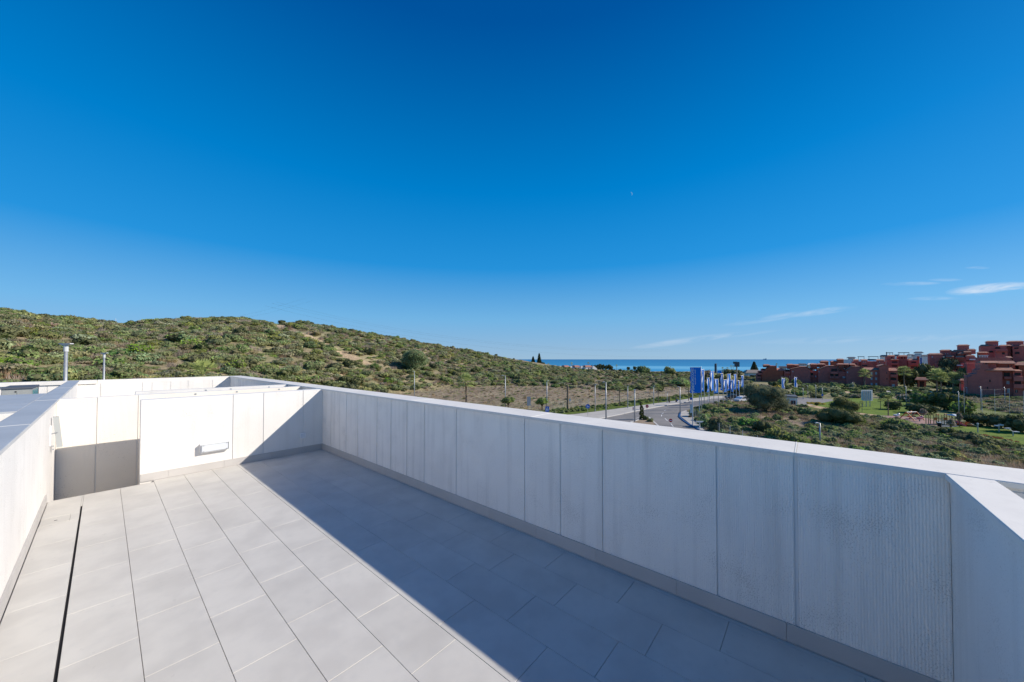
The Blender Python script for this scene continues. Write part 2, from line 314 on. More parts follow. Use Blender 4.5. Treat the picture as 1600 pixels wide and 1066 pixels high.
def panelled(name, label, cat, axis, joints, ends, z0, z1, face, thick, m, sgn, jw=.012):
    """A wall of precast panels. axis 'v': runs along v with its inner face at u=face, body on the side sgn."""
    t = thing(name, label, cat)
    def bx(a0, a1, d0, d1, za, zb):
        lo, hi = sorted((face+sgn*d0, face+sgn*d1))
        return B(lo, hi, a0, a1, za, zb) if axis == 'v' else B(a0, a1, lo, hi, za, zb)
    bx(ends[0], ends[1], .022, thick, z0, z1-.001).obj('wall_core', 'joint', t)
    e = [ends[0]]+list(joints)+[ends[1]]
    for i in range(len(e)-1):
        a = e[i]+(jw/2 if i else 0); b = e[i+1]-(jw/2 if i < len(e)-2 else 0)
        bx(a, b, 0, .0215, z0, z1).obj('wall_panel', m, t)
    for jn in joints: bx(jn-jw/2+.001, jn+jw/2-.001, .009, .0215, z0, z1-.002).obj('joint_strip', 'joint', t)
    return t
# right parapet (in shade on this side)
ZT = 1.094; ZB = 1.069
rw = panelled('parapet_wall', 'long white ribbed parapet wall in shade along the right side of the terrace', 'parapet wall', 'v',
    [-.47+.0, .076, .469, 1.27, 1.667, 2.065, 3.052, 3.659, 4.039, 4.432, 4.815, 5.407, 5.806, 6.401][1:], (-.49, 13.9), -.012, ZB, 2.6, .29, 'panel_v', 1, .017)
mat_j = mat('pale_mastic', (.80, .78, .72), .6)
cj = [-3.2, .075, 1.98, 3.9, 5.9, 7.9, 9.9, 11.9, 13.92]
def coping_v(t, u0, u1, js, zt, zb, m='coping'):
    for i in range(len(js)-1):
        MB().bev(u0, u1, js[i]+.004, js[i+1]-.004, zb, zt, .003).obj('coping_slab', m, t)
    for j in js[1:-1]:
        B(u0+.003, u1-.003, j-.0035, j+.0035, zb+.002, zt+.0015).obj('coping_joint', mat_j, t)

coping_v(rw, 2.58, 2.924, cj, ZT, ZB)
B(2.6, 2.89, -3.2, -.492, -1.5, ZB-.001).obj('wall_core', 'plain', rw)
B(2.592, 2.5995, -3.2, -.62, ZB-.16, ZB-.02).obj('drip_trim', 'plain', rw)
sj = [-.49, .124, .72, 1.329, 1.924, 2.528, 3.116, 3.71, 4.30, 4.90, 5.50, 6.10, 6.745]
for i in range(len(sj)-1): B(2.588, 2.5995, sj[i]+.001, sj[i+1]-.001, .0015, .103).obj('skirting_tile', 'skirt', rw)
# near cross parapet, bottom right
cw = thing('parapet_wall', 'short smooth white cross parapet in the bottom right corner of the view', 'parapet wall')
B(-.6, 2.598, -.62, -.492, -1.5, ZB-.0005).obj('wall_core', 'plain', cw)
MB().bev(-.6, 2.577, -.607-.01, -.472, ZB, ZT-.001, .003).obj('coping_slab', 'coping', cw)
B(-.3, 2.585, -.4915, -.481, .0015, .103).obj('skirting_tile', 'skirt', cw)
# back wall with light and socket
bw = panelled('parapet_wall', 'white panelled back wall of the terrace carrying the rectangular wall light', 'parapet wall', 'u',
    [1.299, 1.695, 2.275], (.33, 2.598), -.30, 1.085, 6.755, .175, 'panel_u', 1)
for a, b in [(.332, .60), (.60, 1.2), (1.2, 1.8), (1.8, 2.4), (2.4, 2.586)]: B(a+.001, b-.001, 6.743, 6.7545, .0015, .103).obj('skirting_tile', 'skirt', bw)
wl = thing('wall_light', 'rectangular white bulkhead light low on the sunlit back wall', 'wall light', (1.085, 6.755, .335))
MB().bev(-.165, .165, -.060, -.001, -.062, .062, .004).obj('housing', 'white_plastic', wl)
B(-.147, .149, -.0712, -.0605, -.048, .046).obj('diffuser', 'glass_diffuser', wl)
MB().box(-.153, -.1475, -.068, -.0605, -.054, .052).box(.1495, .155, -.068, -.0605, -.054, .052).box(-.147, .149, -.068, -.0605, .0465, .052).box(-.147, .149, -.068, -.0605, -.054, -.0485).obj('rim', 'lightpanel', wl)
for x in (-.151, .156): B(x-.004, x+.004, -.0725, -.0685, -.052, .052).obj('clip', 'galv', wl)
for x in (-.13, .135):
    for z in (-.042, .040): B(x-.008, x+.008, -.0745, -.0715, z-.004, z+.004).obj('screw', 'galv', wl)
ws = thing('wall_socket', 'small square white socket plate on the shaded end of the back wall', 'socket', (2.268, 6.755, .30))
MB().bev(-.045, .045, -.030, -.001, -.045, .045, .003).obj('box', 'white_plastic', ws); B(-.035, .035, -.0335, -.0305, -.036, .036).obj('lid', 'glass_diffuser', ws)
# left parapet
lw = thing('parapet_wall', 'left white parapet wall in full sun with a grey-topped coping', 'parapet wall')
B(-.565, -.41, -1.2, 13.9, -2.9, ZB-.001).obj('wall_panel', 'plain', lw)
coping_v(lw, -.572, -.385, [-1.2, 1.8, 4.9, 7.6, 10.6, 13.92], ZT, ZB, 'coping_grey')
a = -.49
while a < 6.2: B(-.4095, -.398, a+.001, min(a+.599, 6.56)-.001, .0015, .103).obj('skirting_tile', 'skirt', lw); a += .6
# bracketed slab light on the left wall
sb = thing('wall_light', 'slim upright white light panel standing off the left wall on a bracket', 'wall light', (-.41, 7.08, .73))
q = MB().box(.030, .075, -.03, .03, -.19, .19); q.xf(Matrix.Rotation(R(-5), 4, 'Y')).obj('light_panel', M['lightpanel'], sb)
B(.001, .012, -.16, -.10, -.14, .10).obj('back_plate', 'white_plastic', sb); MB().tube([(.012, -.13, 0), (.05, -.03, 0)], .006, 6).obj('bracket_arm', 'galv', sb)
for z in (-.21, -.17): B(.012, .028, -.04, -.02, z, z+.014).obj('hinge', 'galv', sb)
# stair well walls behind
wb = panelled('stair_wall', 'white panelled stair well wall behind the opening at the left of the back wall', 'stair wall', 'u', [-.057, .345], (-.408, 2.598), -2.9, 1.083, 7.78, .15, 'panel_s', 1, .014)
wa = thing('screen_wall', 'farthest low white screen wall crossing behind the back wall', 'screen wall')
B(.352, 2.598, 8.60, 8.74, -.8, 1.082).obj('wall_panel', 'panel_u', wa)
for wl_, vv, xs in ((wa, 8.60, (1.25, 1.62, 2.25)), (wb, 7.78, (1.0, 1.55, 2.2))):
    for x in xs: B(x-.012, x+.012, vv-.006, vv-.0015, 1.04, 1.062).obj('fixing', 'galv', wl_)
ss = thing('staircase', 'stairs dropping below the floor edge at the left end of the terrace', 'staircase')
for i in range(8): B(-.408, .328+.26*i*0, 6.665+.0, 7.77, -2.7, -2.6).obj('landing', 'tile', ss) if i == 0 else None
for i in range(9): B(.33+.24*i, .33+.24*(i+1), 6.94, 7.77, -2.6, -2.5+.24*i*.75).obj('step', 'tile', ss)
B(-.408, .6, 6.6605, 6.668, -2.6, -.013).obj('riser_face', 'plain', ss)
# far perimeter wall, roof between, and neighbour roof to the left
fw_ = panelled('perimeter_wall', 'far white perimeter wall of the roof with thin panel joints', 'perimeter wall', 'u',
    [-6, -4.6, -3.2, -1.9, -.875, -.047, .695, .879, 1.251, 1.618, 2.169], (-9, 2.598), -.8, 1.005, 13.9, .2, 'panel_u', 1)
for a, b in [(-9, -6), (-6, -3), (-3, -.1), (-.1, 2.92)]: MB().bev(a+.003, b-.003, 13.86 if b < 2.9 else 13.925, 14.15, 1.006, 1.094, .004).obj('coping_slab', 'coping', fw_)
nr = thing('roof_slab', 'pale grey flat roof slab beside the left parapet coping', 'roof slab')
for a, b in [(6.3, 7.3), (7.3, 8.3), (8.3, 9.25)]:
    for c, d in [(-.575-1.5*k-1.495, -.58-1.5*k) for k in range(4)]: MB().bev(c, d, a+.002, b-.002, .985, 1.088, .003).obj('roof_panel', 'coping_grey', nr)
B(-6.5, -.575, 6.34, 9.2, -.3, .984).obj('wall_core', 'panel_u', nr)
MB().bev(-6.6, -.574, 6.26, 6.299, .96, 1.07, .003).obj('edge_trim', 'coping', nr)
cb = thing('equipment_cabinet', 'grey metal equipment cabinet with a teal side behind the left parapet', 'cabinet', (-1.07, 11.5, .3))
B(-.17, .17, 0, 1.0, 0, .76).obj('body', 'cab', cb); MB().bev(-.18, .185, -.02, 1.03, .761, .79, .006).obj('lid', 'slate', cb)
for x in (-.09, .08): B(x-.075, x+.075, -.006, -.001, .05, .70).obj('door', 'cab', cb)
B(.171, .176, .15, .9, .05, .72).obj('side_panel', 'teal', cb); B(-.02, 0, -.011, -.0065, .70, .72).obj('badge', 'dark', cb)
B(.171, .18, .905, .99, .02, .76).obj('corner_post', 'slate', cb)
rf = struct(MB().box(-.408, 2.598, 8.741, 13.899, -.9, -.8).box(-9, -.567, -3, 13.899, -.9, -.3).obj('roof', 'tile'))
bld = thing('terrace_building', 'white building body below the terrace parapets', 'building')
B(-9, 2.885, -3.2, 14.1, GZ-.5, -2.91).obj('wall', 'plain', bld); B(2.6, 2.884, -3.2, 14.1, -2.909, -.013).obj('wall', 'plain', bld)
B(.61, 2.598, -.49, 6.65, -2.909, -.241).obj('wall', 'plain', bld)
B(-.4, .6, -.49, 6.6, -2.909, -.241).obj('wall', 'plain', bld)
#@@LAND
# ================================================================== LAND AND SEA
def interp(x, xs, ys): return np.interp(x, xs, ys)
def sstep(x, a, b): t = np.clip((x-a)/(b-a), 0, 1); return t*t*(3-2*t)
def fbm(x, y, s, o=4):
    return np.array([mnoise.fractal(Vector((a/s, b/s, 3.7)), 1.0, 2.0, o) for a, b in zip(np.ravel(x), np.ravel(y))]).reshape(np.shape(x))
CREST_PX = [-900, -300, 0, 30, 100, 180, 195, 240, 300, 380, 430, 480, 540, 600, 640, 700, 760, 810, 860, 900, 940, 1000, 1060, 1180, 1300, 1400, 1500, 1600, 1800, 2400]
CREST_PY = [480, 480, 490, 493, 501, 507, 510, 505, 501, 500, 506, 508, 517, 526, 534, 543.5, 553, 562, 571, 575, 577, 580, 580.5, 581, 581, 579, 571, 564, 556, 556]
def pxof(X, Y, r):
    a = np.arctan2(X, Y); return 800+FPX*np.tan(np.clip(a, -1.25, 1.25)), np.cos(np.clip(a, -1.25, 1.25))
def ground(X, Y, noise=True):
    X = np.asarray(X, float); Y = np.asarray(Y, float); r = np.hypot(X, Y); px, ca = pxof(X, Y, r)
    cy_ = interp(px, CREST_PX, CREST_PY); rc = interp(px, [0, 380, 600, 810, 940, 1100, 1250, 1400, 1500, 1600], [225, 230, 235, 300, 330, 380, 380, 360, 340, 330])
    rf = interp(px, [0, 450, 600, 700, 850, 1000, 1200, 1400, 1500, 1600], [85, 95, 120, 145, 165, 200, 265, 262, 245, 215])
    z0 = interp(px, [200, 480], [-7.0, -12.0]); zc = (561.4-cy_)/FPX*ca*rc
    t = np.clip((r-rf)/(rc-rf), 0, 1); s = t*(1.35-.35*t) if False else (1-(1-t)**1.35)
    z = z0+(zc-z0)*s
    left = sstep(px, 480, 250); z = np.where(r < 70, np.minimum(z, -12+(z0+12)*sstep(r, 18, 45)), z)
    d = np.clip((r-rc)/(620-rc), 0, 1); zz = np.where(r > rc, zc+(-24.6-zc)*(d**.8 if False else d), z); zz = np.where(r > 620, -24.6-(r-620)*.05, zz)
    if noise:
        n = fbm(X, Y, 22.0, 3); hillm = sstep(t, .05, .3)*np.clip(1-(r-rc)/60, 0, 1)*interp(px, [0, 800, 1000, 1300], [1, .8, .35, .2])
        zz = zz+n*1.1*hillm
        n2 = fbm(X, Y, 3.0, 2); rough = sstep(px, 1090, 1130)*sstep(r, 95, 80)
        zz = zz-np.abs(n2)*.35*rough
    return zz
azs = np.concatenate([np.linspace(-180, -64, 30)[:-1], np.linspace(-64, 62, 300), np.linspace(62, 180, 30)[1:-1]])*math.pi/180
rs = np.concatenate([[1.0, 8, 16, 24], np.geomspace(32, 420, 150), np.geomspace(440, 900, 12)])
A, Rr = np.meshgrid(azs, rs, indexing='ij'); gx = Rr*np.sin(A); gy = Rr*np.cos(A); gz = ground(gx, gy)
na, nr_ = A.shape
vv = (gx[..., None]*RGT+gy[..., None]*FWD); vv[..., 2] = gz+H
idx = np.arange(na*nr_).reshape(na, nr_)
fs = np.stack([idx, np.roll(idx, -1, 0), np.roll(np.roll(idx, -1, 0), -1, 1), np.roll(idx, -1, 1)], -1)[:, :-1].reshape(-1, 4)
def npmesh(name, v, f, mats, mi=None, smooth=False):
    me = bpy.data.meshes.new(name); k = f.shape[1]; me.vertices.add(len(v)); me.vertices.foreach_set('co', np.ascontiguousarray(v, dtype=np.float32).ravel())
    me.loops.add(f.size); me.loops.foreach_set('vertex_index', f.astype(np.int32).ravel()); me.polygons.add(len(f))
    me.polygons.foreach_set('loop_start', np.arange(0, f.size, k, dtype=np.int32))
    for m in mats: me.materials.append(M[m] if isinstance(m, str) else m)
    if mi is not None: me.polygons.foreach_set('material_index', mi.astype(np.int32))
    if smooth: me.polygons.foreach_set('use_smooth', np.ones(len(f), bool))
    me.update(); me.validate(); return me
mg = bpy.data.materials.new('natural_ground'); mg.use_nodes = True; N = mg.node_tree.nodes; L = mg.node_tree.links
bs = N['Principled BSDF']; bs.inputs['Roughness'].default_value = .95; bs.inputs['Specular IOR Level'].default_value = .1
ge = N.new('ShaderNodeNewGeometry'); at = N.new('ShaderNodeAttribute'); at.attribute_name = 'cover'; at.attribute_type = 'GEOMETRY'
n1 = N.new('ShaderNodeTexNoise'); n1.inputs['Scale'].default_value = .09; n1.inputs['Detail'].default_value = 7; L.new(ge.outputs['Position'], n1.inputs['Vector'])
n2 = N.new('ShaderNodeTexNoise'); n2.inputs['Scale'].default_value = 1.3; n2.inputs['Detail'].default_value = 6; L.new(ge.outputs['Position'], n2.inputs['Vector'])
r1 = N.new('ShaderNodeMapRange'); r1.inputs[1].default_value = .3; r1.inputs[2].default_value = .7; r1.inputs[3].default_value = .72; r1.inputs[4].default_value = 1.25; L.new(n1.outputs[0], r1.inputs[0])
r2 = N.new('ShaderNodeMapRange'); r2.inputs[1].default_value = .3; r2.inputs[2].default_value = .7; r2.inputs[3].default_value = .6; r2.inputs[4].default_value = 1.35; L.new(n2.outputs[0], r2.inputs[0])
m1 = N.new('ShaderNodeVectorMath'); m1.operation = 'SCALE'; L.new(at.outputs['Color'], m1.inputs[0]); L.new(r1.outputs[0], m1.inputs['Scale'])
m2 = N.new('ShaderNodeVectorMath'); m2.operation = 'SCALE'; L.new(m1.outputs[0], m2.inputs[0]); L.new(r2.outputs[0], m2.inputs['Scale'])
L.new(m2.outputs[0], bs.inputs['Base Color'])
bp = N.new('ShaderNodeBump'); bp.inputs['Strength'].default_value = .6; bp.inputs['Distance'].default_value = .25; L.new(n2.outputs[0], bp.inputs['Height']); L.new(bp.outputs[0], bs.inputs['Normal'])
me = npmesh('ground', vv.reshape(-1, 3), fs[:, ::-1], [mg], smooth=True)
# soil and ground-cover colours: scrub hill, dry field, rough ground, green flats
px_, ca_ = pxof(gx, gy, Rr); yy = 561.4-gz/Rr/ca_*FPX
c_scr = np.array([.27, .24, .135]); c_dry = np.array([.29, .23, .155]); c_gr = np.array([.17, .20, .07]); c_bare = np.array([.50, .37, .24])
nn = fbm(gx, gy, 30.0, 4)*1.6; fld = np.clip(np.exp(-((yy-interp(px_, [600, 700, 850, 1000, 1100], [632, 618, 614, 603, 600]))/interp(px_, [600, 1000], [9, 20]))**2)*1.5*sstep(px_, 560, 690)*sstep(px_, 1120, 1040), 0, 1)
fld = np.maximum(fld, np.clip(sstep(px_, 940, 980)*sstep(px_, 1100, 1050)*sstep(yy, 588, 592)*(0.5+nn), 0, 1))
dl = np.clip((nn-.25)*3, 0, 1)*.6
cc = c_scr*(1-dl[..., None])+c_dry*dl[..., None]; cc = cc*(1-fld[..., None])+c_dry*fld[..., None]
gw = sstep(px_, 1100, 1180)*sstep(Rr, 60, 75)*sstep(Rr, 420, 300)*np.clip(.55+nn, 0, 1); cc = cc*(1-gw[..., None])+c_gr*gw[..., None]
tr = np.zeros_like(px_)                                          # the bare track climbing the hill and a bare patch high on the left
pts = [(428, 507), (455, 515), (485, 528), (512, 540), (530, 551), (552, 560), (580, 572)]
for (a0, b0), (a1, b1) in zip(pts[:-1], pts[1:]):
    tt = np.clip(((px_-a0)*(a1-a0)+(yy-b0)*(b1-b0))/((a1-a0)**2+(b1-b0)**2), 0, 1); dd = np.hypot(px_-a0-tt*(a1-a0), (yy-b0-tt*(b1-b0))*1.2)
    tr = np.maximum(tr, np.clip(1.6-dd/(3.6+nn*3), 0, 1))
tr[(Rr < 90) | (Rr > 300)] = 0
tr = np.maximum(tr, .45*np.clip(1.5-np.hypot((px_-60)/55, (yy-522)/7), 0, 1)*(Rr > 90)*(Rr < 300))
tr = tr*.8; cc = cc*(1-tr[..., None])+c_bare*tr[..., None]
al = me.attributes.new('cover', 'FLOAT_COLOR', 'POINT'); al.data.foreach_set('color', np.concatenate([cc, np.ones(cc.shape[:2]+(1,))], -1).astype(np.float32).ravel())
gobj = struct(link(bpy.data.objects.new('ground', me)))
# sea
msea = bpy.data.materials.new('sea_water'); msea.use_nodes = True; N = msea.node_tree.nodes; L = msea.node_tree.links; bs = N['Principled BSDF']
bs.inputs['Roughness'].default_value = .42; bs.inputs['Specular IOR Level'].default_value = .35
ge = N.new('ShaderNodeNewGeometry'); mp_ = N.new('ShaderNodeMapping'); mp_.inputs['Rotation'].default_value = (0, 0, -YAW); mp_.inputs['Scale'].default_value = (.0022, .00035, 1); L.new(ge.outputs['Position'], mp_.inputs['Vector'])
nz_ = N.new('ShaderNodeTexNoise'); nz_.inputs['Scale'].default_value = 1.0; nz_.inputs['Detail'].default_value = 6; L.new(mp_.outputs[0], nz_.inputs['Vector'])
vd = N.new('ShaderNodeVectorMath'); vd.operation = 'LENGTH'; L.new(ge.outputs['Position'], vd.inputs[0])
lg = N.new('ShaderNodeMath'); lg.operation = 'LOGARITHM'; lg.inputs[1].default_value = 10; L.new(vd.outputs['Value'], lg.inputs[0])
ad = N.new('ShaderNodeMath'); ad.operation = 'MULTIPLY_ADD'; ad.inputs[1].default_value = .10; L.new(nz_.outputs[0], ad.inputs[0]); L.new(lg.outputs[0], ad.inputs[2])
rr = N.new('ShaderNodeMapRange'); rr.inputs[1].default_value = 2.75; rr.inputs[2].default_value = 4.6; L.new(ad.outputs[0], rr.inputs[0])
cr_ = N.new('ShaderNodeValToRGB'); e = cr_.color_ramp.elements       # shallow sandy water near the shore, deeper and darker blue out
for i, (p_, c_) in enumerate([(0, (.06, .33, .52)), (.13, (.045, .29, .50)), (.16, (.16, .45, .62)), (.20, (.16, .45, .62)), (.23, (.032, .23, .42)), (.45, (.020, .185, .37)), (1, (.012, .13, .30))]):
    x = e[i] if i < 2 else e.new(p_); x.position = p_; x.color = (*c_, 1)
L.new(rr.outputs[0], cr_.inputs[0]); L.new(cr_.outputs[0], bs.inputs['Base Color'])
sa = np.linspace(-math.pi, math.pi, 73)[:-1]; sr = [560, 2000, 8000, 45000]; sv = []; sf = []
for r_ in sr: sv += [tuple(XY(r_*math.sin(a), r_*math.cos(a), H-24.0)) for a in sa]
for i in range(3):
    for k in range(72): sf.append((i*72+k, i*72+(k+1) % 72, (i+1)*72+(k+1) % 72, (i+1)*72+k))
m_ = MB(); m_.add(sv, sf); sea = struct(m_.obj('sea', msea))
# flat sheets on the level ground
def sheet(name, m, poly, dz=.03, kind='structure', thick=.0):
    P_ = [G(x, y, GZ) for x, y in poly]; n = len(P_)
    mb = MB(); mb.add([(p[0], p[1], GZ+dz) for p in P_], [tuple(range(n))])
    o = mb.obj(name, m)
    if kind: o['kind'] = kind
    return o
def strip(pts, wdt, z, name, m, parent=None, box=.0):
    pts = [np.array(p[:2]) for p in pts]; v = []; f = []
    for i, p in enumerate(pts):
        d = pts[min(i+1, len(pts)-1)]-pts[max(i-1, 0)]; d /= np.linalg.norm(d); nrm = np.array([-d[1], d[0]])*wdt/2
        v += [(*(p-nrm), z), (*(p+nrm), z)]+([(*(p-nrm), z-box), (*(p+nrm), z-box)] if box else [])
    k = 4 if box else 2
    for i in range(len(pts)-1):
        a = i*k; b = a+k; f.append((a, a+1, b+1, b))
        if box: f += [(a, b, b+2, a+2), (a+1, a+3, b+3, b+1)]
    if box: f += [(0, 2, 3, 1), (len(v)-4, len(v)-3, len(v)-1, len(v)-2)]
    return MB().add(v, f).obj(name, m, parent)
road = sheet('road', 'asphalt', [(560, 900), (760, 720), (900, 668), (935, 655), (970, 648), (1000, 641.5), (1035, 635), (1070, 629), (1110, 623.5), (1170, 621.5), (1240, 620.5), (1300, 624), (1300, 633), (1250, 629), (1170, 626.5), (1115, 630), (1085, 637), (1063, 645), (1062, 652), (1078, 664), (1105, 680), (1130, 695), (1160, 760), (1150, 1000)], .03)
pav = sheet('pavement', 'pave', [(300, 800), (745, 668), (830, 653), (900, 648), (950, 641.5), (1000, 634.5), (1040, 629), (1075, 624), (1115, 619.5), (1240, 617), (1240, 620.3), (1170, 621.3), (1110, 623.3), (1070, 628.8), (1035, 634.8), (1000, 641.3), (970, 647.8), (935, 654.8), (895, 662), (840, 672), (760, 694), (380, 860)], .14)
pav2 = sheet('pavement', 'pave', [(1063.5, 645), (1072, 642), (1090, 655), (1120, 668), (1160, 684), (1160, 700), (1130, 695), (1105, 680), (1079, 664), (1063.5, 652)], .14)
kp = [G(*q) for q in [(1063, 645), (1061.5, 652), (1068, 658), (1078, 664.5), (1090, 671), (1105, 680)]]
strip(kp, .35, GZ+.15, 'kerb', 'bluepaint', box=.15)['kind'] = 'structure'
kq = [G(*q) for q in [(835, 673.5), (895, 662.3), (935, 655), (970, 648), (1000, 641.5), (1035, 635), (1070, 629), (1110, 623.5), (1170, 621.5)]]
strip(kq, .25, GZ+.16, 'kerb', 'kerb', box=.16)['kind'] = 'structure'
isl = sheet('traffic_island', 'dirt', [(975, 666), (992, 660), (1006, 655), (1013, 654), (1019, 659), (1027, 667), (990, 672)], .15)
strip([G(*q) for q in [(985, 661), (1006, 654.5), (1014, 653), (1020, 659), (1030, 668)]], .3, GZ+.18, 'kerb', 'kerb', box=.18)['kind'] = 'structure'
for a, b in [((1034, 647), (1037, 645.5)), ((1033.5, 651), (1034, 648.5)), ((1043, 658), (1039, 654)), ((1038, 642), (1041, 640.8)), ((1052, 667), (1047, 661)), ((990, 655), (1001, 652))]:
    strip([G(*a), G(*b)], .13, GZ+.036, 'lane_mark', 'whitepaint', road)
upper = sheet('road', 'asphalt', [(1245, 633), (1252, 621), (1310, 627), (1295, 631), (1266, 634)], .035)
lawn1 = sheet('lawn', 'lawn', [(1262, 634), (1300, 627), (1330, 622), (1400, 624), (1452, 626), (1420, 648), (1398, 651), (1376, 650), (1345, 645), (1322, 639), (1298, 640), (1270, 640)], .04)
lawn2 = sheet('lawn', 'lawn', [(1440, 668), (1487, 668), (1512, 662), (1600, 676), (1720, 690), (1720, 730), (1600, 704), (1560, 688), (1500, 674)], .04)
lawn3 = sheet('lawn', 'verge', [(1500, 616), (1600, 619), (1720, 626), (1720, 664), (1600, 650), (1540, 641), (1510, 630)], .03)
lawn4 = sheet('lawn', 'verge', [(1290, 607), (1340, 603), (1420, 604), (1440, 609), (1400, 612), (1330, 612)], .03)
path = sheet('sandy_path', 'sand', [(1262, 632), (1290, 637), (1320, 642), (1345, 646), (1376, 649.5), (1376, 653.5), (1345, 651), (1318, 646), (1290, 641), (1262, 635)], .055)
rub = sheet('playground_surface', 'rubber', [(1376, 649.5), (1400, 650.5), (1440, 653), (1458, 655.5), (1475, 658), (1470, 667), (1440, 664), (1400, 656), (1376, 653.5)], .055)
rub2 = sheet('playground_surface', 'rubber2', [(1459, 655.5), (1480, 656), (1506, 659), (1512, 664), (1490, 668), (1468, 667)], .06)
verg = sheet('verge', 'verge', [(780, 655), (850, 645), (940, 634), (1000, 626.5), (1075, 617.5), (1115, 614), (1115, 619), (1075, 623.6), (1040, 628.6), (1000, 634), (950, 641), (900, 647.5), (830, 652.5), (780, 662)], .10)
dirt = sheet('dirt_patch', 'dirt', [(1178, 650), (1200, 648), (1240, 651), (1262, 655), (1270, 662), (1255, 668), (1225, 663), (1195, 657)], .02)
dirt2 = sheet('dirt_path', 'dirt', [(1462, 704), (1490, 708), (1520, 715), (1555, 725), (1530, 728), (1500, 716), (1470, 708)], .02)
pool = sheet('pool_deck', 'pave', [(1385, 611), (1430, 609.5), (1500, 612), (1500, 617), (1440, 616.5), (1385, 614)], .06)
poolw = sheet('pool_water', 'pool', [(1398, 611.2), (1440, 610.6), (1470, 612.8), (1450, 614.6), (1400, 612.8)], .09)

# ------------------------------------------------------------------ foliage meshes
def leafmesh(name, m, lumps, n, size, core='core', cs=.8, up=.35, seed=1, thin=.0):
    g = np.random.default_rng(seed); Lp = np.array(lumps, float); wts = (Lp[:, 3]*Lp[:, 4]*Lp[:, 5])**.66; k = g.choice(len(Lp), n, p=wts/wts.sum())
    d = g.normal(size=(n, 3)); d /= np.linalg.norm(d, axis=1)[:, None]; rad = 1-np.abs(g.normal(size=n))*.16+g.uniform(0, .06, n)
    c = Lp[k, :3]+d*Lp[k, 3:6]*rad[:, None]
    keep = c[:, 2] > .02; c = c[keep]; d = d[keep]; n = len(c)
    nr = d*.7+g.normal(size=(n, 3))*.6+np.array([0, 0, up]); nr /= np.linalg.norm(nr, axis=1)[:, None]
    t = np.cross(nr, g.normal(size=(n, 3))); t /= np.linalg.norm(t, axis=1)[:, None]; b = np.cross(nr, t)
    s = (size*g.uniform(.6, 1.3, n))[:, None]
    v = np.stack([c-t*s*.5, c+b*s*.32-nr*s*.08, c+t*s*.5, c-b*s*.32-nr*s*.08], 1).reshape(-1, 3); f = np.arange(4*n).reshape(n, 4); mi = np.zeros(n)
    if core:
        V = [v]; F = [f]; o = len(v)
        for q in Lp:
            th = np.linspace(0, 2*math.pi, 9)[:-1]; ph = np.linspace(.15, math.pi-.15, 6); jj = g.uniform(.8, 1.1, (6, 8))*cs
            P_ = np.array([[(math.sin(p)*math.cos(t_)*q[3]*jj[i, j]+q[0], math.sin(p)*math.sin(t_)*q[4]*jj[i, j]+q[1], max(.0, math.cos(p)*q[5]*jj[i, j]+q[2])) for j, t_ in enumerate(th)] for i, p in enumerate(ph)]).reshape(-1, 3)
            ff = [[i*8+j, i*8+(j+1) % 8, (i+1)*8+(j+1) % 8, (i+1)*8+j] for i in range(5) for j in range(8)]
            V.append(P_); F.append(np.array(ff)+o); o += 48
        nb = sum(len(x) for x in F[1:]); v = np.concatenate(V); f = np.concatenate(F); mi = np.concatenate([mi, np.ones(nb)])
    return npmesh(name, v, f, [m, core or m], mi)
def lumps_bush(g, k=5, fl=.75):
    L_ = [(0, 0, .5*fl, .8, .8, .55*fl)]
    for i in range(k):
        a = g.uniform(0, 6.28); r_ = g.uniform(.35, .62); s = g.uniform(.32, .52); L_.append((math.cos(a)*r_, math.sin(a)*r_, g.uniform(.3, .85)*fl, s, s, s*.8*fl))
    return L_
g_ = np.random.default_rng(3)
def protos(prefix, m, n, leaves, size, fl=.75, **k): return [leafmesh(prefix, m, lumps_bush(g_, 5, fl), leaves, size, seed=10+i, **k) for i in range(n)]
PB = {'green': protos('foliage', 'f_green', 4, 420, .20), 'scrub': protos('foliage', 'f_scrub', 4, 380, .19, .6), 'brown': protos('foliage', 'f_brown', 3, 380, .17, .5),
      'dark': protos('foliage', 'f_dark', 2, 420, .20, .9), 'bright': protos('foliage', 'f_bright', 2, 420, .18), 'grey': protos('foliage', 'f_grey', 2, 350, .16, .6)}
LOW = [leafmesh('low_foliage', m_, lumps_bush(g_, 4, f_), 330, .22, seed=40+i) for i, (m_, f_) in enumerate([('f_green', .8), ('f_green', .7), ('f_scrub', .6), ('f_scrub', .5), ('f_scrub', .6), ('f_brown', .45), ('f_dark', .7), ('f_grey', .4)])]
def grassmesh(name, m, n, h, spread, seed, wd=.03):
    g = np.random.default_rng(seed); c = np.zeros((n, 3)); a = g.uniform(0, 6.28, n); r_ = spread*np.sqrt(g.uniform(0, 1, n)); c[:, 0] = r_*np.cos(a); c[:, 1] = r_*np.sin(a)
    hh = h*g.uniform(.5, 1.1, n); tip = c+np.stack([g.normal(size=n)*.3*hh, g.normal(size=n)*.3*hh, hh], 1); b = g.uniform(0, 6.28, n); w_ = np.stack([np.cos(b)*wd, np.sin(b)*wd, np.zeros(n)], 1)
    v = np.stack([c-w_, c+w_, tip], 1).reshape(-1, 3); return npmesh(name, v, np.arange(3*n).reshape(n, 3), [m])
GR = [grassmesh('tuft', 'f_dry', 70, .75, .6, 1), grassmesh('tuft', 'f_dry', 60, .55, .6, 2), grassmesh('tuft', 'f_grass', 70, .45, .6, 3), grassmesh('tuft', 'f_grey', 60, .7, .6, 4), grassmesh('tuft', 'f_brown', 70, .8, .55, 5)]
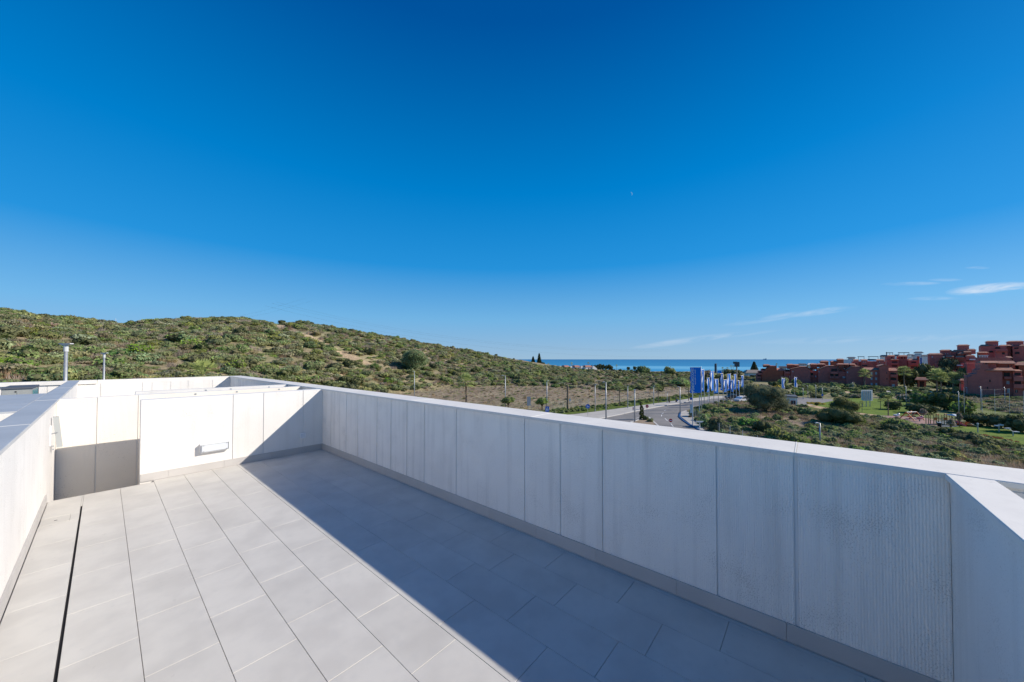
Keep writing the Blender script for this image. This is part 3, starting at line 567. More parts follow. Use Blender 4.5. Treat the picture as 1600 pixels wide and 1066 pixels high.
def scatter(name, protos_, pts, scl, idxs, label, cat):
    pc = bpy.data.collections.new(name+'_pieces')
    for i, me_ in enumerate(protos_):
        o = bpy.data.objects.new('piece_%02d' % i, me_); pc.objects.link(o)
    me_ = bpy.data.meshes.new(name); me_.vertices.add(len(pts)); me_.vertices.foreach_set('co', np.asarray(pts, np.float32).ravel())
    for nm, ar, ty in (('scl', scl, 'FLOAT'), ('idx', idxs, 'INT'), ('rot', rng.uniform(0, 6.28, len(pts)), 'FLOAT')):
        a_ = me_.attributes.new(nm, ty, 'POINT'); a_.data.foreach_set('value', np.asarray(ar, np.float32 if ty == 'FLOAT' else np.int32))
    o = link(bpy.data.objects.new(name, me_)); stuff(o, label, cat)
    ng = bpy.data.node_groups.new(name, 'GeometryNodeTree'); ng.interface.new_socket('Geometry', in_out='INPUT', socket_type='NodeSocketGeometry'); ng.interface.new_socket('Geometry', in_out='OUTPUT', socket_type='NodeSocketGeometry')
    n = ng.nodes; l = ng.links; gi = n.new('NodeGroupInput'); go = n.new('NodeGroupOutput'); ip = n.new('GeometryNodeInstanceOnPoints'); ci = n.new('GeometryNodeCollectionInfo')
    ci.inputs['Collection'].default_value = pc; ci.inputs['Separate Children'].default_value = True; ci.inputs['Reset Children'].default_value = True
    def attr(nm, ty):
        q = n.new('GeometryNodeInputNamedAttribute'); q.data_type = ty; q.inputs['Name'].default_value = nm; return q.outputs['Attribute']
    l.new(gi.outputs[0], ip.inputs['Points']); l.new(ci.outputs[0], ip.inputs['Instance']); ip.inputs['Pick Instance'].default_value = True
    l.new(attr('idx', 'INT'), ip.inputs['Instance Index']); cx = n.new('ShaderNodeCombineXYZ'); l.new(attr('rot', 'FLOAT'), cx.inputs[2]); l.new(cx.outputs[0], ip.inputs['Rotation'])
    l.new(attr('scl', 'FLOAT'), ip.inputs['Scale']); l.new(ip.outputs[0], go.inputs[0])
    md = o.modifiers.new('scatter', 'NODES'); md.node_group = ng
    return o
def wpt(X, Y, sink=0.0):
    z = ground(np.atleast_1d(X), np.atleast_1d(Y)); return np.stack([X*RGT[0]+Y*FWD[0], X*RGT[1]+Y*FWD[1], z+H-sink], -1)
# --- hillside scrub: everything small as one mass
n = 11000; r_ = np.sqrt(rng.uniform(80**2, 270**2, n)); a_ = rng.uniform(R(-63), R(13), n)
hx, hy = r_*np.sin(a_), r_*np.cos(a_); hpx, hca = pxof(hx, hy, r_); hz = ground(hx, hy, False); hpy = 561.4-hz/hy*FPX
dens = fbm(hx, hy, 14, 3)
rc_ = interp(hpx, [0, 380, 600, 810, 940], [225, 230, 235, 300, 330]); rf_ = interp(hpx, [0, 450, 600, 700, 850, 1000], [85, 95, 120, 145, 165, 200])
tr_ = np.zeros(n, bool)
for (a0, b0), (a1, b1) in zip(pts[:-1], pts[1:]):
    tt = np.clip(((hpx-a0)*(a1-a0)+(hpy-b0)*(b1-b0))/((a1-a0)**2+(b1-b0)**2), 0, 1); tr_ |= np.hypot(hpx-a0-tt*(a1-a0), hpy-b0-tt*(b1-b0)) < 4.0+rng.normal(size=n)*1.5
keep = (r_ < rc_+15) & (r_ > rf_+2) & (hpx < 1000) & ~tr_ & (dens > -.75) & ~((np.hypot((hpx-60)/60, (hpy-522)/6) < 1) & (rng.uniform(0, 1, n) < .7))
hx, hy, dens, hpx, hpy, r_ = [q[keep] for q in (hx, hy, dens, hpx, hpy, r_)]; n = len(hx)
sc_ = np.clip(rng.lognormal(.05, .42, n)*interp(dens, [-.5, .5], [.8, 1.25]), .45, 2.3)
big = np.argsort(-(sc_/r_)*(rng.uniform(.8, 1.2, n)))
nb = 235; isb = np.zeros(n, bool); isb[big[:nb]] = True
ix = rng.choice(8, n, p=[.2, .16, .2, .16, .12, .06, .06, .04])
stuff_pts = wpt(hx[~isb], hy[~isb], .15)
scatter('scrub', LOW, stuff_pts, sc_[~isb]*1.15, ix[~isb], 'low mixed green and brown scrub covering the hillside', 'scrub')
kinds = ['green', 'green', 'scrub', 'green', 'scrub', 'bright', 'dark']
gi_ = rng.choice(np.arange(n), 5500); gj = rng.normal(size=(2, 5500))*2.2
scatter('dry_grass', [GR[0], GR[2], GR[3], GR[4]], wpt(hx[gi_]+gj[0], hy[gi_]+gj[1], .05), rng.uniform(1.0, 2.2, 5500), rng.choice(4, 5500, p=[.18, .52, .2, .1]), 'dry and green grass between the hillside shrubs', 'grass')
BP = wpt(hx[isb], hy[isb], .25)
desc = {'green': 'rounded olive green shrub standing out of the scrub on the hillside', 'scrub': 'low grey green shrub in the hillside scrub', 'bright': 'yellow green rounded shrub in the hillside scrub', 'dark': 'dark green shrub in the hillside scrub'}
for p, s in zip(BP, sc_[isb]):
    k = random.choice(kinds); o = inst(random.choice(PB[k]), 'shrub', None, p, random.uniform(0, 6.28), (s*1.25, s*1.25, s*random.uniform(1.1, 1.5)))
    X_ = float(p@RGT); Y_ = float(p@FWD); qx = 800+X_/Y_*FPX; rr_ = math.hypot(X_, Y_)
    zn = 'above the far left corner' if qx < 90 else 'just behind the tallest lamp' if qx < 150 else 'right of the second lamp' if qx < 260 else 'above the near palm crown' if qx < 370 else 'left of the bare track' if qx < 450 else 'beside the bare track' if qx < 560 else 'left of the large dark tree' if qx < 640 else 'right of the large dark tree' if qx < 720 else 'above the lone palm slope' if qx < 800 else 'where the hill meets the sea'
    ht = 'at the foot of the hill' if rr_ < 120 else 'on the lower slope' if rr_ < 150 else 'halfway up the hill' if rr_ < 190 else 'near the top of the hill'
    sz = 'big' if s > 1.75 else 'small' if s < 1.3 else 'mid sized'
    tag(o, '%s %s shrub %s, %s' % (sz, {'green': 'olive green', 'scrub': 'grey green', 'bright': 'yellow green', 'dark': 'dark green'}[k], ht, zn), 'shrub', 'shrubs on the hillside')
# crest bushes against the sky
for px in list(np.arange(4, 800, 22)):
    px = px+random.uniform(-8, 8); a_ = math.atan((px-800)/FPX); rc0 = float(interp(px, [0, 380, 600, 810], [225, 230, 235, 300]))-random.uniform(2, 10)
    p = wpt(np.array([rc0*math.sin(a_)]), np.array([rc0*math.cos(a_)]), .3)[0]; s = random.uniform(1.2, 2.3)*(1.0 if px < 600 else .8)
    o = inst(random.choice(PB[random.choice(['green', 'green', 'dark'])]), 'shrub', None, p, random.uniform(0, 6.28), (s, s, s*1.25)); tag(o, 'rounded bush on the crest against the sky, ' + ('above the tall left lamps' if px < 190 else 'right of the pylon' if px < 300 else 'on the highest hump' if px < 430 else 'by the top of the bare track' if px < 520 else 'on the falling ridge above the large tree' if px < 680 else 'low on the ridge near the sea'), 'shrub', 'bushes along the hill crest')
# dry field and middle distance scrub
def scat_px(name, poly, n, protos_, sl, sh, pr, label, cat, sink=.05, hole=None):
    hq = np.array([G(x, y) for x, y in hole])[:, :2] if hole else None
    q = np.array([G(x, y) for x, y in poly])[:, :2]; lo = q.min(0); hi = q.max(0); out = []
    while len(out) < n:
        p = rng.uniform(lo, hi, (4*n, 2)); ins = np.zeros(len(p), bool); j = len(q)-1
        for i in range(len(q)):
            c = ((q[i, 1] > p[:, 1]) != (q[j, 1] > p[:, 1])) & (p[:, 0] < (q[j, 0]-q[i, 0])*(p[:, 1]-q[i, 1])/(q[j, 1]-q[i, 1]+1e-9)+q[i, 0]); ins ^= c; j = i
        p = p[ins]
        if hq is not None:
            ins = np.zeros(len(p), bool); j = len(hq)-1
            for i in range(len(hq)):
                c = ((hq[i, 1] > p[:, 1]) != (hq[j, 1] > p[:, 1])) & (p[:, 0] < (hq[j, 0]-hq[i, 0])*(p[:, 1]-hq[i, 1])/(hq[j, 1]-hq[i, 1]+1e-9)+hq[i, 0]); ins ^= c; j = i
            p = p[~ins | (rng.uniform(0, 1, len(p)) < .08)]
        out += list(p)
    p = np.array(out[:n]); X = p@RGT[:2]; Y = p@FWD[:2]
    return scatter(name, protos_, wpt(X, Y, sink), rng.uniform(sl, sh, n), rng.choice(len(protos_), n, p=pr), label, cat)
scat_px('dry_grass', [(560, 652), (700, 600), (900, 596), (1100, 588), (1110, 600), (1000, 624), (850, 640), (780, 655)], 4600, [GR[0], GR[1], GR[3], GR[2], LOW[3]], .35, .85, [.27, .23, .17, .25, .08], 'dry brownish grass covering the flat field below the hill', 'grass')
scat_px('scrub', [(700, 600), (800, 585), (1100, 583), (1180, 590), (1175, 604), (1050, 606), (990, 612), (850, 605)], 1900, LOW, .8, 2.0, [.12, .1, .2, .2, .14, .1, .08, .06], 'low grey green scrub on the land towards the sea', 'scrub')
scat_px('verge_plants', [(800, 654), (850, 644), (940, 633), (1000, 626), (1075, 617), (1115, 613), (1115, 618), (1075, 622), (1000, 632), (940, 640), (850, 649), (800, 657)], 1500, [GR[2], GR[2], LOW[0], PB['bright'][0]], .25, .8, [.45, .3, .1, .15], 'bright green weeds growing along the far pavement', 'weeds')
# rough ground in front, right of the road
RG = [(1130, 705), (1094, 664), (1078, 644), (1115, 631), (1170, 627), (1250, 636), (1300, 648), (1376, 655), (1440, 667), (1500, 677), (1560, 692), (1640, 712), (1700, 770), (1560, 790), (1380, 735), (1200, 712)]
scat_px('rough_grass', RG, 9500, [GR[0], GR[1], GR[2], GR[3], GR[4], LOW[5], LOW[0], PB['scrub'][0]], .45, 1.15, [.17, .14, .27, .13, .13, .05, .07, .04], 'rough dry grass and weeds covering the vacant ground', 'grass', hole=[(1178, 652), (1200, 649), (1240, 652), (1262, 656), (1270, 662), (1255, 667), (1225, 663), (1195, 657)])
scat_px('rough_plants', [(1160, 660), (1250, 672), (1300, 668), (1376, 660), (1440, 670), (1500, 680), (1560, 694), (1640, 715), (1640, 735), (1500, 700), (1350, 700), (1230, 690)], 620, [LOW[0], LOW[2], LOW[5], LOW[7], LOW[6], PB['brown'][0], PB['bright'][0]], .35, 1.0, [.2, .2, .2, .1, .08, .14, .08], 'low green and brown weeds on the vacant ground', 'weeds')
scat_px('field_plants', [(1500, 617), (1600, 620), (1720, 627), (1720, 663), (1600, 649), (1540, 640), (1510, 630)], 700, [GR[2], GR[3], LOW[2], LOW[7], GR[0]], .5, 1.3, [.35, .25, .15, .1, .15], 'rough green grass and grey weeds on the park field', 'grass')
scat_px('garden_plants', [(1190, 604), (1300, 600), (1400, 606), (1500, 607), (1620, 616), (1620, 622), (1500, 618), (1400, 616), (1330, 622), (1250, 618), (1190, 616)], 620, [LOW[0], LOW[1], LOW[2], LOW[6], PB['bright'][0], PB['dark'][0]], .5, 1.3, [.25, .2, .15, .2, .1, .1], 'mixed garden shrubs below the red apartments', 'garden plants')

scat_px('near_grass', [(-400, 700), (560, 660), (560, 720), (300, 800), (100, 1100), (-900, 1100)], 2500, [GR[0], GR[2], GR[3], LOW[2]], .5, 1.1, [.3, .35, .25, .1], 'rough grass on the ground between the building and the hill', 'grass')
# single shrubs and bushes by pixel of their foot
def shrub(kind, px, py, wpx, hpx_, label, group=None, cat='shrub'):
    p = G(px, py); Y = dep(p); wd = wpx/FPX*Y/2/1.05; hh = hpx_/FPX*Y/.78
    z = float(ground(np.array([p@RGT]), np.array([Y]))[0])+H
    o = inst(random.choice(PB[kind]), 'shrub', None, (p[0], p[1], z-.05), random.uniform(0, 6.28), (wd, wd, hh)); return tag(o, label, cat, group)
for px, py, w_, h_, k, lb in [(1084, 652, 18, 13, 'green', 'oleander bush at the kerb corner left of the tall flag'), (1102, 642, 20, 11, 'green', 'small oleander bush between the first flag poles'),
    (1100, 668, 26, 19, 'green', 'dark green oleander bush right of the near lamp pole base'), (1118, 676, 30, 20, 'dark', 'largest oleander bush behind the short lamp'), (1126, 648, 28, 12, 'green', 'low bush below the middle flags'),
    (1150, 659, 30, 9, 'green', 'left end of the long low hedge of bushes on the vacant ground'), (1172, 668, 34, 14, 'green', 'second bush of the long low hedge on the vacant ground'),
    (1192, 677, 36, 17, 'dark', 'third bush of the long low hedge behind the fence posts'), (1216, 688, 40, 20, 'green', 'fourth bush of the long low hedge near the parapet'), (1246, 697, 40, 20, 'bright', 'lowest bright green bush just above the parapet edge'),
    (1150, 645, 34, 9, 'brown', 'reddish brown bush below the right flags'), (1078, 653, 8, 6, 'brown', 'small rust coloured bush on the near pavement'), (1124, 684, 22, 9, 'brown', 'pale brown bush behind the wire fence'),
    (1238, 644, 26, 13, 'scrub', 'grey green bush below the white cube building'), (1262, 650, 30, 13, 'green', 'leafy bush between the olive tree and the dense dark bush'), (1225, 650, 18, 8, 'brown', 'brown bush right of the olive tree foot'),
    (1300, 681, 26, 9, 'brown', 'brown shrub on the slope below the dense dark bush'), (1370, 666, 40, 9, 'scrub', 'flat scrub below the sandy path'), (1410, 672, 40, 16, 'bright', 'bright green shrub mass left of the playground'),
    (1393, 676, 34, 12, 'dark', 'dark shrub mass left of the playground'), (1450, 672, 26, 8, 'bright', 'yellow green shrub below the playground slide'), (1478, 681, 26, 11, 'dark', 'dark shrub below the playground'),
    (1505, 690, 40, 12, 'dark', 'dark shrub left of the red flower edge'), (1545, 700, 44, 12, 'dark', 'dark shrub under the red flower edge'), (1585, 703, 40, 13, 'green', 'green shrub near the right edge under the lawn'),
    (1520, 705, 40, 9, 'brown', 'wide brown shrub on the lower slope'), (1565, 715, 40, 9, 'brown', 'brown shrub on the lower slope at the right'), (1470, 694, 34, 8, 'brown', 'brown shrub in the middle of the lower slope'),
    (1350, 696, 40, 8, 'brown', 'brown shrub right of the single lamp'), (1430, 712, 40, 9, 'brown', 'brown shrub just above the parapet'), (1395, 640, 26, 12, 'dark', 'dark clipped bush on the left lawn'),
    (1422, 628, 40, 15, 'grey', 'grey green bush above the left lawn'), (1448, 636, 44, 20, 'green', 'wide bush above the swings'), (1478, 640, 50, 22, 'dark', 'tall dark bush behind the playground'), (1502, 645, 36, 18, 'green', 'bush at the right end of the playground thicket'),
    (1440, 646, 46, 13, 'dark', 'dark bush behind the swings'), (1525, 662, 40, 14, 'dark', 'dark bush behind the red leaved plants'), (1560, 668, 44, 17, 'dark', 'dark bush behind the exercise machines'), (1594, 676, 44, 22, 'dark', 'dark bush at the right end of the park'),
    (1582, 662, 36, 10, 'scrub', 'grey green bush right of the park'), (1520, 621, 26, 5, 'green', 'low clipped hedge left of the big red block'), (1560, 623, 40, 5, 'green', 'low clipped hedge before the big red block'), (1600, 626, 40, 6, 'green', 'low clipped hedge at the right edge'),
    (1420, 604, 30, 24, 'dark', 'dark garden trees mass left of the entrance pavilion'), (1445, 600, 30, 24, 'dark', 'dark garden trees mass behind the entrance pavilion'), (1468, 603, 34, 24, 'dark', 'dark garden trees mass right of the entrance pavilion'), (1496, 605, 34, 20, 'dark', 'dark garden trees mass beside the big red block'),
    (1410, 600, 20, 20, 'dark', 'dark garden tree beside the windowed red block'), (1484, 598, 30, 22, 'dark', 'dark garden tree below the terraced flats'), (1508, 600, 16, 14, 'green', 'green bush at the corner of the big red block'),
    (1224, 603, 16, 13, 'green', 'round tree in front of the leftmost red blocks'), (1244, 602, 15, 10, 'green', 'round tree before the second red block'), (1303, 606, 12, 8, 'bright', 'round clipped bush on the slope before the flats'),
    (1332, 607, 10, 8, 'green', 'round clipped bush left of the palm before the flats'), (1195, 610, 24, 12, 'grey', 'leafless grey shrubs beside the leftmost red block'), (1208, 607, 20, 9, 'dark', 'dark bush at the foot of the leftmost red block'),
    (1170, 617, 30, 14, 'bright', 'yellowing tree left of the olive tree'), (1290, 612, 40, 8, 'green', 'dark hedge on the sloping lawn'), (1340, 622, 22, 8, 'grey', 'grey olive bush left of the billboard'), (1275, 622, 20, 8, 'green', 'green bush by the upper road'),
    (1248, 618, 22, 9, 'green', 'green bush behind the white cube building'), (1385, 622, 24, 9, 'green', 'green bush right of the billboard'), (1405, 619, 24, 6, 'scrub', 'grey bush by the pool deck'),
    (1128, 600, 52, 20, 'scrub', 'brownish green tree mass behind the flags'), (1105, 594, 34, 22, 'brown', 'tall brown leafed tree behind the first flag'), (1145, 592, 40, 12, 'dark', 'dark tree mass behind the billboard mast'),
    (1060, 603, 40, 12, 'green', 'green bush in the dry field by the near lamp'), (1100, 612, 40, 14, 'green', 'green bush behind the far pavement'), (1150, 615, 44, 16, 'green', 'green bush behind the parked cars'), (1032, 613, 14, 14, 'dark', 'dark round bush beside a palm in the field'),
    (1005, 585, 24, 12, 'green', 'green tree beside the left small white house'), (1046, 586, 22, 12, 'green', 'green tree beside the right small white house')]:
    shrub(k, px, py, w_, h_, lb)
# ------------------------------------------------------------------ trees
def tree(label, px, py, wpx, hpx_, leafm, nleaf=5000, size=.22, trunk=.25, lumps=9, seed=1, name='broadleaf_tree', zfix=None, Y=None, group=None):
    p = G(px, py) if Y is None else P(px, py, Y); Yd = dep(p); z = float(ground(np.array([p@RGT]), np.array([Yd]))[0])+H if zfix is None else zfix
    if Y is not None and zfix is None: z = p[2]
    wd = wpx/FPX*Yd/2; hh = hpx_/FPX*Yd; g = np.random.default_rng(seed); t = thing(name, label, 'tree', (p[0], p[1], z-.1), 0, group)
    cz = hh*(trunk+(1-trunk)*.45); L_ = [(0, 0, cz, wd*.72, wd*.72, hh*(1-trunk)*.46)]
    for i in range(lumps):
        a = 6.28*i/lumps+g.uniform(-.4, .4); e_ = g.uniform(-.5, .9); r_ = wd*.58*math.cos(e_*.8); s = wd*g.uniform(.34, .48); L_.append((math.cos(a)*r_, math.sin(a)*r_, cz+math.sin(e_)*hh*(1-trunk)*.36, s, s, s*.75))
    o = link(bpy.data.objects.new('crown', leafmesh('crown', leafm, L_, nleaf, size, cs=.78, seed=seed)), t)
    b = MB().tube([(0, 0, 0), (.05, 0, hh*trunk*.6), (0, .1, cz)], [wd*.10, wd*.075, wd*.03], 8)
    for i in range(5): a = 1.3*i; b.tube([(0, 0, hh*trunk*.7), (math.cos(a)*wd*.4, math.sin(a)*wd*.4, cz)], [wd*.05, wd*.015], 5)
    b.obj('trunk', 'bark', t); return t
tree('large rounded olive tree standing alone beside the white cube building', 1196, 645, 68, 46, 'f_olive', 19000, .19, .12, 13, 5, name='olive_tree')
tree('pale green tree with a thin crown beside the sandy path', 1320, 652, 36, 34, 'f_green', 7000, .17, .2, 9, 6)
tree('dense dark green tree spreading low in front of the sandy path', 1312, 664, 62, 26, 'f_dark', 9000, .16, .05, 11, 7)
tree('green leafy tree at the right foot of the dense dark tree', 1338, 664, 24, 20, 'f_green', 2600, .16, .05, 6, 8)
big_t = tree('large dark rounded tree standing alone on the lower hillside', 648, 583, 44, 39, 'f_green', 8000, .42, .12, 12, 9, Y=150, zfix=None)
for px, py, w_, h_, lb in [(794, 640, 24, 22, 'thin yellow green young tree behind the parapet by the first lamp'), (847, 643, 22, 24, 'yellow green young tree beside the bare palm trunk')]: tree(lb, px, py, w_, h_, 'f_bright', 700, .3, .45, 5, 11)
tree('young leafless tree by the playground', 1486, 672, 12, 20, 'f_grey', 300, .2, .3, 4, 12)
for px, py, w_, h_, lb in [(1443, 655, 10, 18, 'small leafy tree behind the swings'), (1499, 668, 8, 26, 'slim grey tree right of the playground tower')]: tree(lb, px, py, w_, h_, 'f_grey', 400, .2, .4, 4, 13)
for px, py, lb in [(1420, 618, 'small round clipped tree left by the pool'), (1363, 615, 'small round clipped tree above the billboard')]: tree(lb, px, py, 6, 8, 'f_dark', 250, .25, .35, 3, 15)
tree('small round clipped tree by the upper road', 1276, 635, 7, 7, 'f_dark', 250, .25, .3, 3, 17)
# cypress on the island
def cypress(label, px, py, hpx_, wpx):
    p = G(px, py); Y = dep(p); hh = hpx_/FPX*Y; wd = wpx/FPX*Y/2; t = thing('cypress_tree', label, 'tree', (p[0], p[1], GZ))
    L_ = [(0.12*math.sin(i*2), .1*math.cos(i*3), hh*(.1+.85*i/6), wd*(1-.07*i), wd*(1-.07*i), hh*.13) for i in range(7)]
    link(bpy.data.objects.new('crown', leafmesh('crown', 'f_dark', L_, 1500, .16, seed=3)), t); MB().tube([(0, 0, 0), (0, 0, hh*.3)], .08, 6).obj('trunk', 'bark', t)
cypress('narrow dark cypress on the traffic island beside the lamp', 1001.5, 656.5, 27, 3.6); cypress('shorter narrow cypress just right of the other on the traffic island', 1004.5, 655.5, 20, 2.4)
for px, py in [(1009, 657), (1016, 660)]: shrub('dark' if px < 1010 else 'bright', px, py, 12, 6, 'low %s shrub on the traffic island' % ('dark' if px < 1010 else 'bright green'))
# palms
def frond(mb, origin, yaw, pitch, Lp, Rf, g, nb=11):
    yaw += g.uniform(-.2, .2); pitch += g.uniform(-.12, .12)
    d = np.array([math.cos(yaw)*math.cos(pitch), math.sin(yaw)*math.cos(pitch), math.sin(pitch)]); s = np.array([-math.sin(yaw), math.cos(yaw), 0]); u = np.cross(d, s)*-1
    o = np.array(origin); e = o+d*Lp+np.array([0, 0, -.06*Lp]); wv = s*.025*Rf/.8
    mb.add([o-wv, o+wv, e+wv, e-wv], [(0, 1, 2, 3)])
    for i in range(nb):
        a = (i/(nb-1)-.5)*2.5; dr = d*math.cos(a)+s*math.sin(a); tip = e+dr*Rf*(1-.18*abs(a))+np.array([0, 0, -.13*Rf*(abs(a)*.5+g.uniform(.3, 1))])+u*.0
        mid = e+dr*Rf*.55; pw = (d*-math.sin(a)+s*math.cos(a))*Rf*.075; mb.add([e, mid-pw+u*.03, tip, mid+pw+u*.03], [(0, 1, 2, 3)])
def palm(label, px, pyc, pyb, wpx, Y=None, group=None, nf=34, parts=False, tr=None, hang=True, zb=None):
    if not parts: nf = int(nf*.95)
    if Y is None: p = G(px, pyb); Y = dep(p)
    else: p = P(px, pyb, Y)
    zbase = p[2] if zb is None else zb; top = P(px, pyc, Y)[2]; hh = top-zbase; w_ = wpx/FPX*Y; t = thing('palm_tree', label, 'palm tree', (p[0], p[1], zbase), 0, group); g = random.Random(int(px))
    rt = tr or w_*.036; MB().tube([(0, 0, -.2), (.02*hh, 0, hh*.5), (0, 0, hh)], [rt*1.25, rt, rt*1.15], 8).obj('trunk', 'palmbark', t)
    Lp = w_*.24; Rf = w_*.27
    if parts:
        for i in range(nf): mb = MB(); frond(mb, (0, 0, hh), i*2.4, R(80-105*(i/nf)), Lp*1.2, Rf*1.05, g, 9); mb.obj('frond', 'f_palmbright', t)
    else:
        mb = MB()
        for i in range(nf): frond(mb, (0, 0, hh), i*2.4, R(82-118*(i/nf)), Lp*g.uniform(.85, 1.25), Rf, g, 9)
        mb.obj('crown', 'f_palm', t)
    if hang:
        mb = MB()
        for i in range(14): a = i*.45; r0 = rt*1.3; mb.add([(math.cos(a)*r0, math.sin(a)*r0, hh), (math.cos(a+.4)*r0, math.sin(a+.4)*r0, hh), (math.cos(a+.2)*rt*2.4, math.sin(a+.2)*rt*2.4, hh-w_*g.uniform(.12, .24))], [(0, 1, 2)])
        mb.obj('dead_skirt', 'f_dry', t)
    return t
palm('leafy palm crown showing just over the far perimeter wall', 316, 586, 640, 54, Y=38, nf=20, parts=True, zb=H-11.5)
palm('palm standing alone behind the parapet at the foot of the hill', 728, 597, 640, 34, Y=84, nf=34, zb=GZ)
for px, pc, pb, w_, lb in [(968, 605, 635.5, 18, 'roadside palm between two lamps left of the no entry sign'), (1028.5, 606, 629.5, 14, 'roadside palm beside the dark round bush'), (1076, 606, 627, 14, 'roadside palm left of the tall blue flag')]: palm(lb, px, pc, pb, w_)
for px, pc, pb, w_, lb in [(1351, 584, 605, 19, 'palm in front of the windowed red block'), (1413, 581, 607, 21, 'tallest garden palm left of the entrance pavilion'), (1464.5, 587, 619, 26, 'tall garden palm right of the entrance pavilion'), (1471, 591, 619.5, 20, 'second garden palm just right of the tall one'),
        (1490, 592, 617, 26, 'broad palm left of the big red block'), (1388, 624, 650, 16, 'palm on the left lawn right of the billboard'), (1376, 626, 640, 9, 'small palm behind the lawn palm'), (1347, 629, 644, 8, 'leaning palm below the billboard left'), (1267, 608, 622, 14, 'small palm beside the upper road'),
        (1243, 610, 620, 12, 'small palm behind the white cube building'), (1493, 608, 619, 9, 'short palm under the broad one')]: palm(lb, px, pc, pb, w_)
tk = G(887, 640.5); tt_ = thing('headless_palm', 'bare headless palm trunk standing by the far pavement', 'palm trunk', tk); hk = 38/FPX*dep(tk)
mb = MB(); mb.tube([(0, 0, 0), (.05, 0, hk*.5), (0, 0, hk)], [.26, .2, .2], 10); mb.obj('trunk', 'palmbark', tt_)
mb = MB()
for i in range(60): a = i*2.4; z = hk*i/60; mb.add([(math.cos(a)*.2, math.sin(a)*.2, z), (math.cos(a+.5)*.2, math.sin(a+.5)*.2, z), (math.cos(a+.25)*.36, math.sin(a+.25)*.36, z+.28)], [(0, 1, 2)])
mb.obj('leaf_stubs', 'tan', tt_); MB().tube([(0, 0, hk), (.1, 0, hk+.5)], [.1, .03], 5).obj('leaf_spear', 'f_dry', tt_)
# coast palms, norfolk pines and dark coast trees (Y is the distance ahead)
for px, pt, pb, w_ in [(963.5, 572, 578, 4), (893, 569, 577, 5), (919, 568, 577, 4), (857, 570, 577, 4), (1129, 576, 584, 4), (1136.5, 576, 584, 4), (1142.5, 573, 583, 4), (1146, 573, 583, 3), (1134, 580, 585, 3.5), (1213.5, 570, 576, 4)]:
    palm({963.5: 'lone palm on the coast right of the white houses', 893: 'palm behind the second white coast house', 919: 'palm behind the last white coast house', 857: 'palm left of the white coast houses', 1129: 'leftmost of the coast palms behind the flags', 1136.5: 'palm in the coast group right of the totem sign', 1142.5: 'palm left of the billboard mast', 1146: 'palm touching the billboard mast', 1134: 'low palm in the coast group', 1213.5: 'tiny palm behind the leftmost red block'}[px], px, pt, pb, w_*1.3, Y=330, nf=16, hang=False)
def norfolk(label, px, pyt, pyb, wpx, Y):
    p = P(px, pyb, Y); hh = (pyb-pyt)/FPX*Y; wd = wpx/FPX*Y/2*1.35; t = thing('norfolk_pine', label, 'tree', p); MB().tube([(0, 0, -2), (0, 0, hh)], [.3, .05], 6).obj('trunk', 'bark', t)
    L_ = []
    for i in range(11):
        f_ = i/11
        for k in range(5): a = k*1.257+i*.6; r_ = wd*(1-f_*.88)*.55; L_.append((math.cos(a)*r_, math.sin(a)*r_, hh*(.05+.9*f_), r_*.95+.1, r_*.95+.1, hh*.035))
    link(bpy.data.objects.new('crown', leafmesh('crown', 'f_dark', L_, 2600, .9, cs=.6, seed=2)), t)
norfolk('taller norfolk pine on the coast ridge', 842.5, 550.5, 571, 6.5, 310); norfolk('shorter norfolk pine left of the tall one', 833, 556, 571, 6, 310); norfolk('norfolk pine standing by the sea left of the red blocks', 1178.5, 564, 580, 8, 250)
norfolk('tiny conifer behind the left small white house', 1003.5, 574, 579.5, 3.5, 330); norfolk('tiny conifer behind the right small white house', 1046, 574, 579.5, 3.5, 330)
def farbush(kind, px, pb, w_, h_, Y, lb, group=None):
    p = P(px, pb, Y); s = w_/FPX*Y/2; o = inst(random.choice(PB[kind]), 'coast_tree', None, (p[0], p[1], p[2]-.5), random.uniform(0, 6), (s, s, h_/FPX*Y+.4)); tag(o, lb, 'tree', group)
for i, (px, h_) in enumerate([(826, 4), (849, 5), (861, 3), (868, 4), (873, 4), (880, 5), (898, 5), (905, 3), (911, 4), (924, 6), (929, 6), (934, 7), (938, 8), (942, 7), (947, 6), (952, 7), (955, 5), (982, 3), (992, 4)]):
    farbush('dark', px, 577.5 if px > 850 else 572, 7, h_+1.5, 305, 'small dark tree in the row behind the white coast houses', 'trees behind the coast houses')
for i in range(9): farbush(random.choice(['dark', 'green']), 958+i*5.5, 581.5, 8, random.uniform(3, 6), 300, 'dark tree on the coast ridge right of the white houses', 'coast ridge trees')
for i in range(26):
    px = 1000+i*7+random.uniform(-2, 2); farbush(random.choice(['brown', 'dark', 'scrub', 'brown']), px, 588, 11, random.uniform(4, 8), 300, 'brownish tree in the low belt of trees before the sea', 'coast tree belt')
